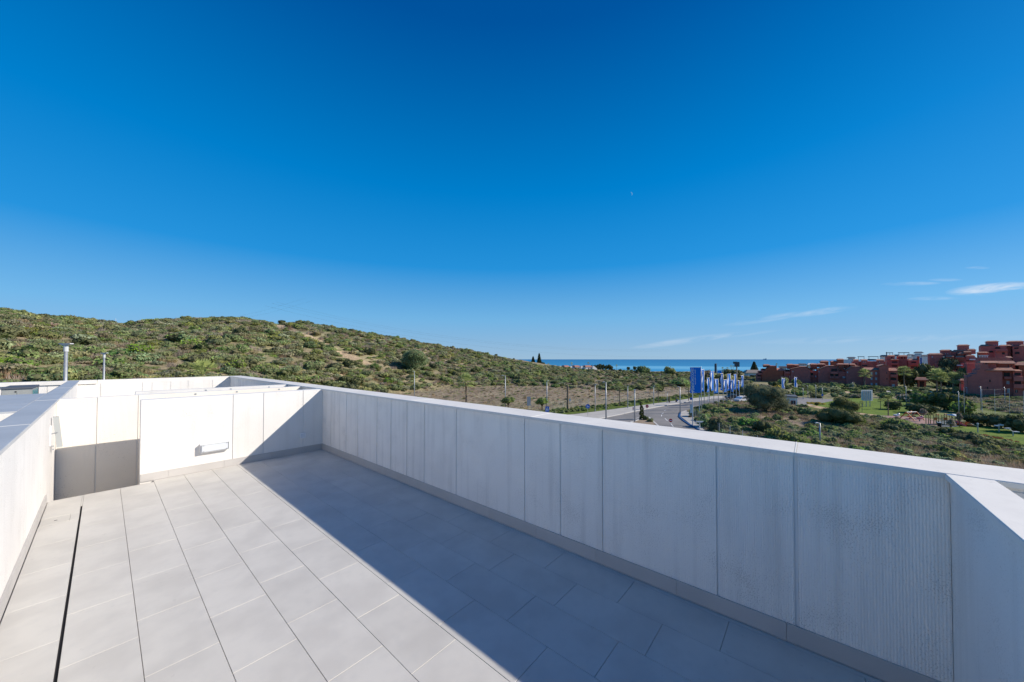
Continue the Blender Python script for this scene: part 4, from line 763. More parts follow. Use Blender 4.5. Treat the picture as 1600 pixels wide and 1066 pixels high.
# ================================================================== BUILDINGS
RZ0 = YAW-R(90)                                                 # local x to the right of the view, local y away
class Bld:
    def __init__(s, label, pxc, Y, rot=0.0, name='apartment_block', group=None, zg=GZ, face=0.0):
        p = P(pxc, 561.4, Y); s.Y = Y; s.pxc = pxc; s.zg = zg; s.X0 = (pxc-800)/FPX*Y
        s.a = math.atan((pxc-800)/FPX)*.9-R(face)               # facades look back towards the terrace
        s.t = thing(name, label, 'building', (p[0], p[1], zg), RZ0-s.a, group)
    def x(s, px): t = (px-800)/FPX; return (t*s.Y-s.X0)/(math.cos(s.a)+t*math.sin(s.a))
    def z(s, py): return H-(py-561.0)/FPX*s.Y-s.zg
    def prof(s, pts, y0, y1, m='red', nm='wall'):                # outline in the facade plane, extruded back
        p = [(s.x(a), s.z(b)) for a, b in pts]; n = len(p)
        mb = MB(); mb.add([(x, y0, z) for x, z in p]+[(x, y1, z) for x, z in p], [tuple(range(n)), tuple(range(n, 2*n))[::-1]]+[(i, (i+1) % n, n+(i+1) % n, n+i) for i in range(n)])
        return mb.obj(nm, m, s.t)
    def box(s, a, b, top, bot, y0, y1, m='red', nm='wall'):
        return s.prof([(a, bot), (b, bot), (b, top), (a, top)], y0, y1, m, nm)
    def roof(s, a, b, top, eave, y0, y1, ov=.35, m='rooft', nm='roof', flat=.35):
        x0, x1, z0, z1 = s.x(a)-ov, s.x(b)+ov, s.z(eave), s.z(top); y0 -= ov; y1 += ov; th = .16; w_ = (x1-x0)*flat/2; d_ = (y1-y0)*.32
        mb = MB(); mb.add([(x0, y0, z0), (x1, y0, z0), (x1, y1, z0), (x0, y1, z0), (x0, y0, z0+th), (x1, y0, z0+th), (x1, y1, z0+th), (x0, y1, z0+th), (x0+w_, y0+d_, z1+th), (x1-w_, y0+d_, z1+th), (x1-w_, y1-d_, z1+th), (x0+w_, y1-d_, z1+th)],
            [(0, 3, 2, 1), (0, 1, 5, 4), (1, 2, 6, 5), (2, 3, 7, 6), (3, 0, 4, 7), (4, 5, 9, 8), (5, 6, 10, 9), (6, 7, 11, 10), (7, 4, 8, 11), (8, 9, 10, 11)])
        return mb.obj(nm, m, s.t)
    def win(s, px, py, w, h, y=0.0, kind='shutter', arch=False):
        x0, x1, z0, z1 = s.x(px-w/2), s.x(px+w/2), s.z(py+h/2), s.z(py-h/2); f = .09
        if kind == 'opening' or arch:
            pts_ = [(x0, z0), (x1, z0), (x1, z1)]+([((x0+x1)/2+(x1-x0)/2*math.cos(a), z1+(x1-x0)*.22*math.sin(a)) for a in (.8, 1.57, 2.34)] if arch else [])+[(x0, z1)]
            n = len(pts_); mb = MB(); mb.add([(a, y-.02, b) for a, b in pts_]+[(a, y+.01, b) for a, b in pts_], [tuple(range(n))]+[(i, (i+1) % n, n+(i+1) % n, n+i) for i in range(n)])
            o = mb.obj('opening', 'opening', s.t); B(x0-.06, x1+.06, y-.12, y-.005, z0-.14, z0-.001).obj('sill', 'red', o); return o  # thin dark sheet on the wall face, recess shade put into its colour
        fr = MB().box(x0-f, x0, y-.07, y+.01, z0-f, z1+f).box(x1, x1+f, y-.07, y+.01, z0-f, z1+f).box(x0, x1, y-.07, y+.01, z1, z1+f).box(x0, x1, y-.07, y+.01, z0-f, z0).obj('window', 'red', s.t)
        B(x0, x1, y-.03, y+.005, z0, z1).obj('pane', 'shutter' if kind == 'shutter' else 'pane', fr); B((x0+x1)/2-.03, (x0+x1)/2+.03, y-.045, y-.031, z0, z1).obj('mullion', 'galv_light', fr); return fr
    def balc(s, a, b, top, bot, y=0.0, d=1.3, op=2.0, m='red'):    # parapet box standing out, dark sheet above painted as loggia shade
        x0, x1, z0, z1 = s.x(a), s.x(b), s.z(bot), s.z(top); t = .15
        o = MB().box(x0, x1, y-d, y-d+t, z0, z1).box(x0, x0+t, y-d+t, y-.001, z0, z1).box(x1-t, x1, y-d+t, y-.001, z0, z1).box(x0+t, x1-t, y-d+t, y-.001, z0, z0+t).obj('balcony', m, s.t)
        B(x0+.25, x1-.25, y-.03, y-.002, z1-.1, z1+op-.35).obj('opening', 'opening', o); return o
    def pent(s, a, b, top, bot, y0, y1, wins=(), m='redor', light=False):
        s.box(a, b, top+1.6, bot, y0, y1, m); s.roof(a, b, top, top+1.6, y0, y1, .3)
        for w_ in wins: s.win(w_, (top+1.6+bot)/2, 1.0, 1.5, y0, 'shutter' if light else 'opening')
FG = 'red apartment blocks'
ROT = -9
b = Bld('leftmost orange red apartment block with stepped left side, nearest the sea', 1205, 186, ROT)
b.prof([(1190, 597.5), (1222, 597.5), (1224, 579), (1214, 579), (1213, 573.5), (1211, 571.5), (1203, 571.5), (1200, 575), (1191, 582)], 0, 13, 'redor')
b.roof(1209, 1226, 575.8, 578.6, .5, 13.5); b.pent(1193.5, 1203, 569.6, 574, 3, 9, (1196, 1199.5))
for a, c, t_, q in [(1182, 1191, 585, 597), (1185, 1196, 580.5, 590), (1190, 1201, 576.5, 584)]: b.box(a, c, t_, 597, 2, 12, 'red')
for a, c, t_ in [(1182.5, 1189.5, 588.5), (1185, 1192, 583), (1190, 1196, 578.5), (1183, 1189, 593)]: b.balc(a, c, t_, t_+3.2, 2, 1.2, 1.3)
b.box(1212, 1214.5, 571.3, 579, 5, 7, 'redor', 'chimney')
b = Bld('second red block from the sea with a plain gable and one pale window', 1248, 178, ROT)
b.prof([(1235, 599), (1266, 599), (1266, 578), (1260, 573.6), (1252, 573.6), (1236, 577)], 0, 12)
b.prof([(1235.5, 576.6), (1251.5, 573.2), (1251.5, 572.6), (1235, 576.0)], -.25, 12, 'rooft', 'roof'); b.prof([(1251.5, 573.2), (1260.5, 573.2), (1267, 577.8), (1267, 577.0), (1260.5, 572.5), (1251.5, 572.5)], -.25, 12, 'rooft', 'roof')
b.win(1238.7, 580.3, 1.3, 2.6, -.0); b.win(1234, 589, 1.2, 2.5, 2.0)
b.box(1225, 1236, 580, 599, 2, 12); b.box(1218, 1232, 585.5, 598, 3, 12)
for a, c, t_, y_ in [(1218.5, 1226, 588, 3), (1226.5, 1231.5, 588, 3), (1226, 1235, 580.8, 2)]: b.balc(a, c, t_, t_+3.3, y_, 1.4, 1.5)
b.pent(1231, 1241, 569, 577, 5, 12, (1234, 1237)); b.pent(1241, 1250, 569.5, 577, 6, 12, (1244,))
b = Bld('third red block from the sea, its gable rising to a flat ridge', 1293, 172, ROT)
b.prof([(1278, 600.5), (1311, 600.5), (1311, 578), (1305, 572.2), (1293, 572.2), (1278, 578.2)], 0, 13)
b.prof([(1277.5, 578), (1293, 571.8), (1305.3, 571.8), (1311.8, 577.8), (1311.8, 576.9), (1305.3, 571), (1293, 571), (1277, 577.2)], -.3, 13, 'rooft', 'roof')
b.box(1258, 1280, 580, 600, 2, 12); b.win(1279.4, 580.6, 1.2, 2.4); b.win(1274.5, 588.5, 2.2, 2.8, 2.0)
for a, c, t_ in [(1258, 1264.5, 586.7), (1265, 1271.5, 586.7), (1259, 1271, 579.2)]: b.balc(a, c, t_, t_+3.4, 2, 1.4, 1.6)
b.pent(1268, 1278, 568.5, 578, 5, 12, (1271, 1275)); b.pent(1279, 1291, 568.3, 574, 6, 12, (1282, 1287))
b = Bld('fourth red block from the sea with two square pale windows on its left wing', 1335, 164, ROT)
b.prof([(1322, 602.5), (1349.5, 602.5), (1349.5, 577.5), (1344, 573.2), (1331, 573.2), (1322, 579.5)], 0, 13)
b.prof([(1321, 579.3), (1331, 572.8), (1344.3, 572.8), (1350, 577.3), (1350, 576.4), (1344.3, 572), (1331, 572), (1320.5, 578.6)], -.3, 13, 'rooft', 'roof')
b.box(1296, 1324, 581, 602, 2, 12); b.win(1318.8, 589.8, 4.6, 3.0, 2.0); b.win(1324, 581.6, 2.0, 2.6)
for a, c, t_ in [(1296, 1303.5, 588.5), (1304, 1311.5, 588.5), (1298, 1309, 581)]: b.balc(a, c, t_, t_+3.6, 2, 1.5, 1.7)
b.pent(1310, 1320, 568.3, 581, 5, 12, (1313, 1317)); b.pent(1321, 1328, 568.5, 576, 6, 12, (1324,)); b.pent(1330, 1338, 568.5, 574, 5, 12)
b = Bld('red block with three rows of pale windows and a tall stair tower', 1374, 155, -6, name='apartment_block')
b.box(1349.5, 1375, 578.5, 605, .8, 13); b.roof(1348, 1374, 575.3, 578.6, .8, 12)
for x_ in (1361.6, 1368.8):
    for y_ in (583.2, 591.8, 600.5): b.win(x_, y_, 3.0, 4.0, .8)
b.prof([(1374, 605.3), (1388, 605.3), (1388, 572.6), (1381, 570.2), (1374, 572.6)], -.5, 11); b.prof([(1372.5, 572.4), (1381, 569.8), (1389.3, 572.4), (1389.3, 571.6), (1381, 568.9), (1372.5, 571.6)], -.8, 11.2, 'rooft', 'roof')
for y_ in (582.5, 591.2): b.win(1385.2, y_, 1.4, 2.6, -.5, 'opening')
b.box(1388, 1402.5, 579.2, 605.5, .2, 12); b.roof(1387.5, 1402.5, 575.5, 579.2, .2, 11)
b.win(1395.5, 583, 9.5, 2.9, .2, 'opening'); b.win(1395.5, 591.8, 9.5, 3, .2, 'opening', True); b.win(1395.3, 601.8, 4.6, 5.2, .2, 'shutter'); b.box(1391, 1401, 585.2, 588.2, -.5, .19, 'red', 'balcony'); b.box(1391, 1401, 593.8, 596.4, -.5, .19, 'red', 'balcony')
# row behind
b = Bld('red block with two towers and a dark gap between them on the rise behind', 1411, 205, -5)
b.box(1385.5, 1404.5, 562, 579, 1, 14); b.box(1385.5, 1398.5, 556.5, 562, 2, 12); b.roof(1388, 1398.5, 554.6, 556.4, 2, 10); b.roof(1392, 1404, 560.8, 562, 0, 6, .2)
b.box(1405, 1419, 557, 579, 4, 14); b.roof(1405, 1419, 554.8, 556.9, 3, 10); b.box(1419.5, 1437, 563, 579, 1, 14); b.roof(1420.5, 1436, 560.6, 562.8, 1, 8); b.box(1435, 1437, 556.5, 563, 1, 6, 'redor', 'chimney')
for x_, y_, w_ in [(1398, 565.5, 9), (1398, 571.8, 9), (1428, 565.8, 8), (1428, 573.3, 9), (1410.5, 559, 3), (1415, 559, 2.4), (1394, 558.6, 2.4)]: b.win(x_, y_, w_, 2.3, 4.0 if 1404 < x_ < 1419 else (2.0 if y_ < 560 else 1.0), 'opening')
b.box(1393, 1403.5, 567.3, 569.6, -.4, .99, 'red', 'balcony'); b.box(1422, 1434, 568.4, 570.4, -.4, .99, 'red', 'balcony')
b = Bld('low red row with several small orange roofs behind the windowed block', 1360, 200, -5)
b.box(1333, 1384, 564.5, 580, 2, 14)
for a, c in [(1334, 1341.5), (1346, 1355.5), (1370, 1381.5)]: b.box(a, c, 563, 576, .5, 2, 'red'); b.roof(a, c, 561.4, 563, .5, 9)
for x_ in (1349, 1352, 1374.5): b.win(x_, 565.5, 1.2, 1.6, .5, 'shutter')
b.win(1351, 571, 8, 2.2, .5, 'opening'); b.win(1337, 568, 3, 2, .5, 'opening'); b.win(1376, 569, 5, 2.2, .5, 'opening')
b = Bld('small red houses with orange roofs stepping up left of the white flats', 1302, 205, -5)
b.pent(1282.5, 1295, 563.6, 580, 2, 9, (1286, 1289, 1292), light=True); b.pent(1299.5, 1309.5, 563.8, 580, 3, 10, (1303, 1306), light=True); b.pent(1309.5, 1319, 560.5, 580, 2, 9, (1313, 1316.5), light=True); b.pent(1327, 1338, 570, 582, 1, 7)
# white flats behind
b = Bld('white apartment block with a blue stair strip, farthest right of the white flats', 1434, 262, 0)
b.box(1427, 1440, 553.5, 580, 0, 12, 'whitewall'); b.box(1440.2, 1450, 556.5, 580, -1, 12, 'whitewall'); b.roof(1440.5, 1450, 554.3, 556.4, -1, 10, m='slate'); b.box(1438, 1440.4, 559, 568.5, -.3, -.05, 'signblue', 'stair_strip')
b.roof(1430, 1443, 549.4, 551.6, 1, 8, m='slate'); b.box(1431, 1441, 552.2, 553.4, 2, 7, 'whitewall')
b = Bld('long white block with pergolas and dark roofs behind the red towers', 1400, 268, 0)
b.box(1377, 1427, 556.5, 585, 0, 12, 'whitewall'); b.roof(1376.5, 1386, 554.6, 556.6, -1, 8, m='slate'); b.roof(1398, 1406, 554, 556, -1, 8, m='slate'); b.roof(1419, 1428, 553.6, 555.6, -1, 8, m='slate')
for a, c in [(1385.5, 1396), (1404.5, 1421.5)]:
    b.box(a, c, 550.4, 551.4, 1, 6, 'slate', 'pergola')
    for x_ in (a+.6, (a+c)/2, c-.6): b.box(x_-.35, x_+.35, 551.4, 556.5, 1.2, 1.6, 'tan', 'pergola_post')
b.box(1385.2, 1386.6, 549.6, 556.4, 2, 3, 'slate', 'chimney')
b = Bld('white block with two pergolas and pale windows seen between the small red roofs', 1352, 262, 0)
b.box(1319.5, 1338, 561.5, 585, 1, 12, 'whitewall'); b.box(1338, 1376, 564, 585, 0, 12, 'whitewall'); b.roof(1324.5, 1337, 557.6, 559.2, 1, 8, m='slate'); b.box(1326, 1336, 559.3, 561.4, 1.5, 7, 'whitewall'); b.roof(1355, 1370, 561, 563, -.5, 5, m='slate')
for a, c in [(1341, 1351), (1357.5, 1373)]:
    b.box(a, c, 556.6, 557.5, 1, 6, 'slate', 'pergola')
    for x_ in (a+.6, c-.6): b.box(x_-.35, x_+.35, 557.5, 564, 1.2, 1.6, 'tan', 'pergola_post')
for x_ in (1357.5, 1366.5): b.win(x_, 565.5, 4.2, 2.4, 0, 'pane')
b = Bld('pale white houses peeping over the second and third red gables', 1255, 240, 0)
b.box(1248, 1260, 569.5, 585, 0, 8, 'whitewall'); b.box(1262, 1273, 570, 585, 1, 8, 'whitewall'); b.roof(1248, 1260, 568, 569.5, 0, 7, m='slate'); b.roof(1262, 1273, 567.6, 570, 0, 7, m='whitewall'); b.roof(1217, 1230, 572.6, 574.5, 3, 9, m='slate'); b.box(1218, 1229, 574.5, 590, 3.5, 8, 'whitewall')
# terraced hill complex
b = Bld('terraced red flats with rows of arches climbing the hill behind the palms', 1485, 178, -8, zg=GZ)
b.box(1453.5, 1475, 553.5, 582, 4, 14); b.roof(1453, 1474, 551.6, 553.6, 4, 12); b.win(1458, 557.2, 1.8, 3, 4.0, 'shutter')
b.box(1462, 1512, 567, 584, 1, 8); b.prof([(1470, 589), (1512, 589), (1512, 577), (1462, 575), (1462, 582)], -1, 1); b.box(1476, 1528, 557.5, 583, 5, 14); b.box(1488, 1524, 551.5, 560, 10, 16); b.box(1454, 1472, 573, 586, 0, 4)
b.pent(1474, 1490, 545.8, 557, 8, 14, (1480.5, 1484.5), 'red', True); b.pent(1504, 1521, 537.8, 553, 11, 17, (1514,), 'red', True)
for a, c, t_, y_ in [(1489, 1499, 548, 9), (1495, 1510, 546.3, 10), (1500, 1513, 550.5, 7), (1510, 1522, 548.5, 7), (1518, 1531, 545, 10), (1480, 1492, 555.5, 4), (1496, 1508, 556.5, 4), (1512, 1526, 554.6, 4.5)]:
    b.box(a, c, t_+2, t_+8, y_, y_+5, 'redor' if y_ in (7, 4) else 'red'); b.roof(a, c, t_, t_+2, y_, y_+4, .2)
for i, x_ in enumerate([1468, 1474.5, 1481, 1487.5, 1493.5]): b.win(x_, 571.2, 4.0, 2.2, 1.0, 'opening', True)
for x_ in (1476.5, 1482, 1494.5, 1501, 1507): b.win(x_, 577.8 if x_ > 1490 else 574.5, 3.6, 2.8, 1.0 if x_ < 1490 and False else -1.0, 'opening')
for x_ in (1486, 1500, 1515, 1521): b.win(x_, 562.5, 4.6, 2.6, 5.0, 'opening', True)
for x_, y_ in [(1498.5, 570.5), (1521.5, 561.5)]: b.box(x_-4.5, x_+4.5, y_-.9, y_+.9, -2.2 if y_ > 565 else 3.5, .9 if y_ > 565 else 4.9, 'whitewall', 'awning')
b.box(1463, 1512, 572.5, 574.2, .2, .99, 'red', 'balcony'); b.box(1472, 1512, 580.5, 582.2, -1.9, -1.01, 'red', 'balcony')
b = Bld('plain red end wall below the white balustrade in the terraced flats', 1520, 165, -8)
b.box(1510.5, 1528.5, 567.2, 590, 0, 10)
b = Bld('red wall block with a white arched balustrade above it, left of the big roofs', 1548, 150, -8)
b.box(1528.5, 1562.5, 558.3, 588, 0, 10); b.prof([(1562.5, 588), (1582, 588), (1582, 562), (1574, 558), (1562.5, 558.3)], .3, 9); b.roof(1573, 1582, 557, 559.5, 1, 7, .2)
for i in range(6): b.box(1530+i*2.5, 1531.2+i*2.5, 555.4, 558.2, .3, .5, 'whitewall', 'baluster')
b.box(1529, 1545, 554.6, 555.4, .25, .55, 'whitewall', 'balustrade_rail'); b.pent(1531, 1546, 549.5, 558.2, 4, 9, (), 'redor'); b.win(1531, 564.6, 2, 2.6, 0, 'opening'); b.win(1557.5, 564.5, 2.4, 2.8, 0, 'opening')
b = Bld('upper red block with a roof turret of two bright windows on the skyline', 1553, 190, -6)
b.box(1535, 1575, 540.5, 585, 4, 15); b.pent(1545.5, 1564, 531.6, 544, 7, 13, (1557, 1560.5), 'red', True); b.roof(1535, 1548, 537.8, 540.4, 4, 12, .2); b.box(1556, 1575, 545, 585, 1, 4)
b.win(1561, 543.8, 8.5, 2.2, 4.0, 'opening', True); b.win(1550.5, 549.5, 7, 2.2, 4.0, 'opening', True); b.win(1568.5, 552, 4.5, 3.2, 1.0, 'opening'); b.roof(1566, 1584, 538.6, 540.4, 5, 12, .2); b.box(1575, 1584, 541, 585, 8, 15)
b.box(1556, 1575, 547, 549, -.6, .99, 'red', 'balcony')
b = Bld('red block at the right edge of the skyline with arched openings', 1592, 186, -4)
b.box(1584, 1625, 541, 590, 3, 14); b.pent(1578.5, 1604, 531.6, 543, 7, 13, (1586,), 'red', True); b.win(1590, 543.6, 7, 2.6, 3.0, 'opening'); b.win(1591, 551.6, 8, 2.6, 3.0, 'opening', True); b.roof(1595, 1622, 538, 540.6, 3, 9, .2); b.win(1607, 545, 8, 2.6, 3.0, 'opening')
# the big near block
b = Bld('largest and nearest red block with a stepped gable wall at the right edge', 1545, 112, -12)
b.prof([(1512, 620.5), (1565.5, 620.5), (1565.5, 579.5), (1544, 574.5), (1544, 569), (1531.5, 569), (1531.5, 577), (1526, 578), (1526, 584), (1518.5, 585), (1518.5, 588.3), (1512, 589)], 0, 13)
b.win(1546, 594.8, 2.4, 3.6, 0, 'opening'); b.win(1542, 606, 2.2, 3.6, 0, 'opening')
b.roof(1535, 1558, 564.6, 567.3, 1, 9, .3, flat=.1); b.prof([(1544.5, 579), (1558, 579), (1558, 567.3), (1544.5, 567.3)], 1.5, 10, 'red')
b.prof([(1561, 577), (1588.5, 577), (1588.5, 568.5), (1561, 568.5)], 4, 11, 'redor'); b.roof(1560, 1589, 564.5, 568.3, 4, 11, .3, flat=.1); b.win(1579, 571.5, 1.6, 3, 4.0, 'opening', True); b.win(1584.5, 571.3, 1.2, 2.4, 4.0, 'opening', True)
b.roof(1542, 1583, 574.6, 578.8, -.2, 8, .3, flat=.15); b.box(1565.5, 1583, 579, 621, 1.6, 13); b.box(1583, 1597, 579.5, 621, .6, 13); b.roof(1583, 1596, 577.6, 579.4, .4, 8, .2)
b.win(1574, 584.6, 10, 6, 1.6, 'opening'); b.box(1569, 1581, 587.8, 591.5, .4, 1.59, 'red', 'balcony'); b.win(1575.5, 596.8, 5, 5.2, 1.6); b.win(1576, 609.5, 4.8, 7, 1.6); b.win(1587.5, 609.5, 4.5, 4.5, .6, 'pane')
b.balc(1582.5, 1597.5, 598.5, 604.5, .6, 1.6, 1.6); b.box(1582.5, 1597.5, 587, 594, -1.0, .59, 'red', 'wall'); b.win(1590, 583.5, 10, 4, .6, 'opening')
b.box(1597, 1640, 571, 624, 5, 14, 'redor'); b.roof(1592, 1640, 566, 570.8, 5, 12, .3)
b = Bld('low red garden wall building between the palms and the big block', 1504, 128, -8, name='garden_building')
b.box(1501, 1515, 594.6, 612, 0, 5, 'red'); b.roof(1500, 1515, 592.6, 594.6, 0, 5, .2); b.win(1509, 601, 4, 3, 0, 'opening')
b = Bld('small red entrance pavilion with a hipped roof among dark trees', 1439.5, 148, -4, name='pavilion')
b.roof(1431, 1448.5, 590.2, 593.8, 0, 5, .4); b.box(1433.5, 1436.3, 594, 606, 0, .8, 'redor', 'pier'); b.box(1443.5, 1446.5, 594, 606, 0, .8, 'redor', 'pier'); b.box(1433.8, 1446.2, 594, 606, 3.5, 4.5, 'opening', 'dark_backing'); b.box(1436.3, 1443.5, 594, 595.2, .1, .7, 'red', 'lintel')  # near-black sheet behind the piers stands in for the dark beyond
# white cube guard house
b = Bld('small white cube building with one dark window, half behind the olive tree', 1231, 91, 14, name='guard_house')
b.box(1216, 1245, 620.2, 634.5, 0, 5, 'whitewall'); b.box(1215, 1245.6, 618.6, 620.1, -.25, 5.3, 'slate', 'roof'); b.win(1238.5, 628.3, 6, 5.4, 0, 'pane')
# coast houses
for i, (x0, x1, lb) in enumerate([(855, 881, 'leftmost white coast house with a brown tiled roof on the ridge'), (882.5, 897.5, 'second white coast house from the left on the ridge'), (898.5, 914, 'third white coast house from the left on the ridge'), (915, 932.5, 'rightmost white coast house on the ridge, beside the dark trees')]):
    b = Bld(lb, (x0+x1)/2, 298, 12, name='coast_house', zg=H-10.5, face=28); xm = x1-7
    b.box(x0, xm, 573.2, 580, 0, 8, 'whitewall'); b.prof([(xm, 580), (x1, 580), (x1, 576), (x1-2.5, 573.6), (xm+1.5, 571.3), (xm, 572.5)], -.5, 8, 'whitewall', 'gable_wall')
    b.roof(x0, xm, 571.0, 573.2, 0, 8, .3, m='rooft'); b.win(x0+5, 575.4, 1.6, 1.6, 0, 'pane'); b.win(x0+8.4, 575.4, 1.2, 1.6, 0, 'pane')
for x0, lb in [(987, 'small low white house before the sea, left one of two'), (1031.5, 'small low white house before the sea, right one of two')]:
    b = Bld(lb, x0+6, 262, 0, name='small_house', zg=H-12, face=20); b.box(x0, x0+10, 585.2, 591, 0, 5, 'whitewall'); b.prof([(x0+10, 591), (x0+12.5, 591), (x0+11.5, 584), (x0+10, 584.5)], -.4, 5, 'whitewall', 'gable_wall'); b.roof(x0, x0+9.8, 584.4, 585.4, 0, 5, .2, m='slate')
for x0, x1, yt, m_, lb in [(968, 976, 580, 'tan', 'brown roofed house just right of the dark coast trees'), (1010, 1018, 581.5, 'tan', 'small brown roofed house between the two small white houses'), (1020, 1028, 582, 'rooft', 'small orange roofed house left of the right white house'),
        (1052, 1061, 581, 'tan', 'brown roofed house behind the conifer by the sea'), (1063, 1071, 582.5, 'rooft', 'small orange roofed house nearest the largest flag'), (1098, 1107, 581, 'whitewall', 'white house behind the first narrow flags'), (1072, 1080, 580.5, 'whitewall', 'white house half hidden by the largest flag')]:
    b = Bld(lb, (x0+x1)/2, 330, 0, name='coast_house', zg=H-15, face=25); b.box(x0, x1, yt+2, 588, 0, 7, 'whitewall'); b.roof(x0, x1, yt, yt+2.2, 0, 7, .4, m=m_); b.win((x0+x1)/2, yt+3.6, 1.6, 1.3, 0, 'pane')
b = Bld('villa with a brown roof and pale veranda right of the billboard mast', 1180, 240, 0, name='villa', face=12)
b.box(1168, 1192, 582.8, 592, 0, 8, 'whitewall'); b.roof(1166, 1192, 578.4, 582.6, 0, 8, .6, m='tan'); b.win(1176, 587, 9, 2.2, 0, 'opening')
# ================================================================== STREET FURNITURE
def lamp(label, px, pyt, pyb, arm=-1, Y=None, tall=None, wpx=5, group=None, rt=.075, head='arm'):
    if Y is None: p = G(px, pyb); Y = dep(p)
    else: p = P(px, 600, Y)
    zt = P(px, pyt, Y)[2]; hh = zt-GZ; t = thing('street_lamp', label, 'street lamp', (p[0], p[1], GZ), RZ0)
    MB().tube([(0, 0, 0), (0, 0, hh*.45), (0, 0, hh)], [rt*1.35, rt*1.2, rt*.9], 10).obj('pole', 'galv', t, True)
    MB().tube([(0, 0, 0), (0, 0, .5)], rt*1.9, 8).obj('base', 'galv', t)
    w_ = wpx/FPX*Y
    if head == 'T':
        q = MB(); q.add([(-w_/2, -.12, hh+.10), (w_/2, -.12, hh+.10), (w_/2, .12, hh+.10), (-w_/2, .12, hh+.10), (-w_/2, -.12, hh+.04), (-w_*.18, -.1, hh-.08), (w_*.18, -.1, hh-.08), (w_/2, -.12, hh+.04), (w_/2, .12, hh+.04), (w_*.18, .1, hh-.08), (-w_*.18, .1, hh-.08), (-w_/2, .12, hh+.04)],
            [(0, 1, 2, 3), (0, 4, 5, 6, 7, 1), (3, 2, 8, 9, 10, 11), (4, 11, 10, 5), (5, 10, 9, 6), (6, 9, 8, 7), (0, 3, 11, 4), (1, 7, 8, 2)])
        q.obj('lamp_head', 'galv_light', t); MB().tube([(0, 0, hh-.55), (0, 0, hh-.1)], rt*1.25, 10).obj('collar', 'galv_light', t)
    else:
        MB().tube([(0, 0, hh), (arm*w_*.5, 0, hh+.05)], rt*.6, 6).obj('arm', 'galv', t); x0, x1 = sorted((arm*w_*.45, arm*w_*1.1)); MB().bev(x0, x1, -.11, .11, hh, hh+.12, .03).obj('lamp_head', 'galv_light', t)
    return t
lamp('tallest nearest street lamp with a wide flared head behind the left parapet', 102, 538.5, 0, Y=27, wpx=18, rt=.105, head='T')
lamp('second street lamp on the left with a flat T head, right of the tallest one', 162, 552.5, 0, Y=45, wpx=10, rt=.095, head='T')
lamp('lamp post without visible arm below the large hillside tree', 647.5, 580.5, 0, Y=100, wpx=2, rt=.10)
lamp('lamp with a left pointing arm right of the lone palm', 789.5, 587, 0, Y=84, wpx=5, arm=-1, rt=.10)
lamp('lamp with a short right arm above the crosswalk sign', 854.5, 595.5, 0, Y=80, wpx=3, arm=1, rt=.09)
lamp('pale lamp on the far pavement between the blue round sign and the near lamp', 930, 601, 643.3, wpx=2, arm=1)
lamp('tall lamp with a left arm standing at the near edge of the road', 947, 597.5, 658, wpx=4.5, arm=-1, rt=.10)
lamp('slim lamp on the far pavement beside a roadside palm', 981, 604, 638.3, wpx=1.5, arm=1)
lamp('lamp with a small square head on the traffic island left of the cypress', 992, 609.5, 659.7, wpx=3.4, head='T', rt=.09)
lamp('slim lamp on the far pavement right of the stop sign', 1021.5, 604, 633.5, wpx=1.5, arm=1, rt=.06)
lamp('short slim lamp on the far pavement near the bend', 1042.5, 614, 630.5, wpx=1.2, arm=1, rt=.06)
lamp('lamp with a left arm at the blue kerb corner', 1062.8, 605, 646.8, wpx=3, arm=-1, rt=.085)
lamp('short lamp with a flat T head rising over the parapet near the flags', 1092.5, 659.5, 700, Y=46, wpx=11, head='T', rt=.05)
lamp('lone lamp with a left arm standing on the rough slope', 1280, 661.5, 697, wpx=6, arm=-1, rt=.085, Y=49)
for px, a, c, lb in [(1533, 605, 641, 'tallest park lamp before the big red block'), (1498.5, 613, 652, 'park lamp left of the big red block, behind the thicket'), (1570.5, 606, 638, 'park lamp before the right wing of the big red block'), (1511, 606, 620, 'short park lamp at the corner of the big red block'),
        (1416, 604, 634, 'thin park lamp above the left lawn'), (1255, 607, 624, 'pale lamp behind the guard house at the upper road'), (1262.5, 603, 622, 'upper road lamp next to the small palm'), (1275, 602, 623, 'upper road lamp right of the small palm'), (1333, 598, 609, 'slope lamp left of the windowed block'), (1285, 607, 624, 'upper road lamp beside the blue sign')]:
    lamp(lb, px, a, c, wpx=1.4, arm=-1, rt=.05)
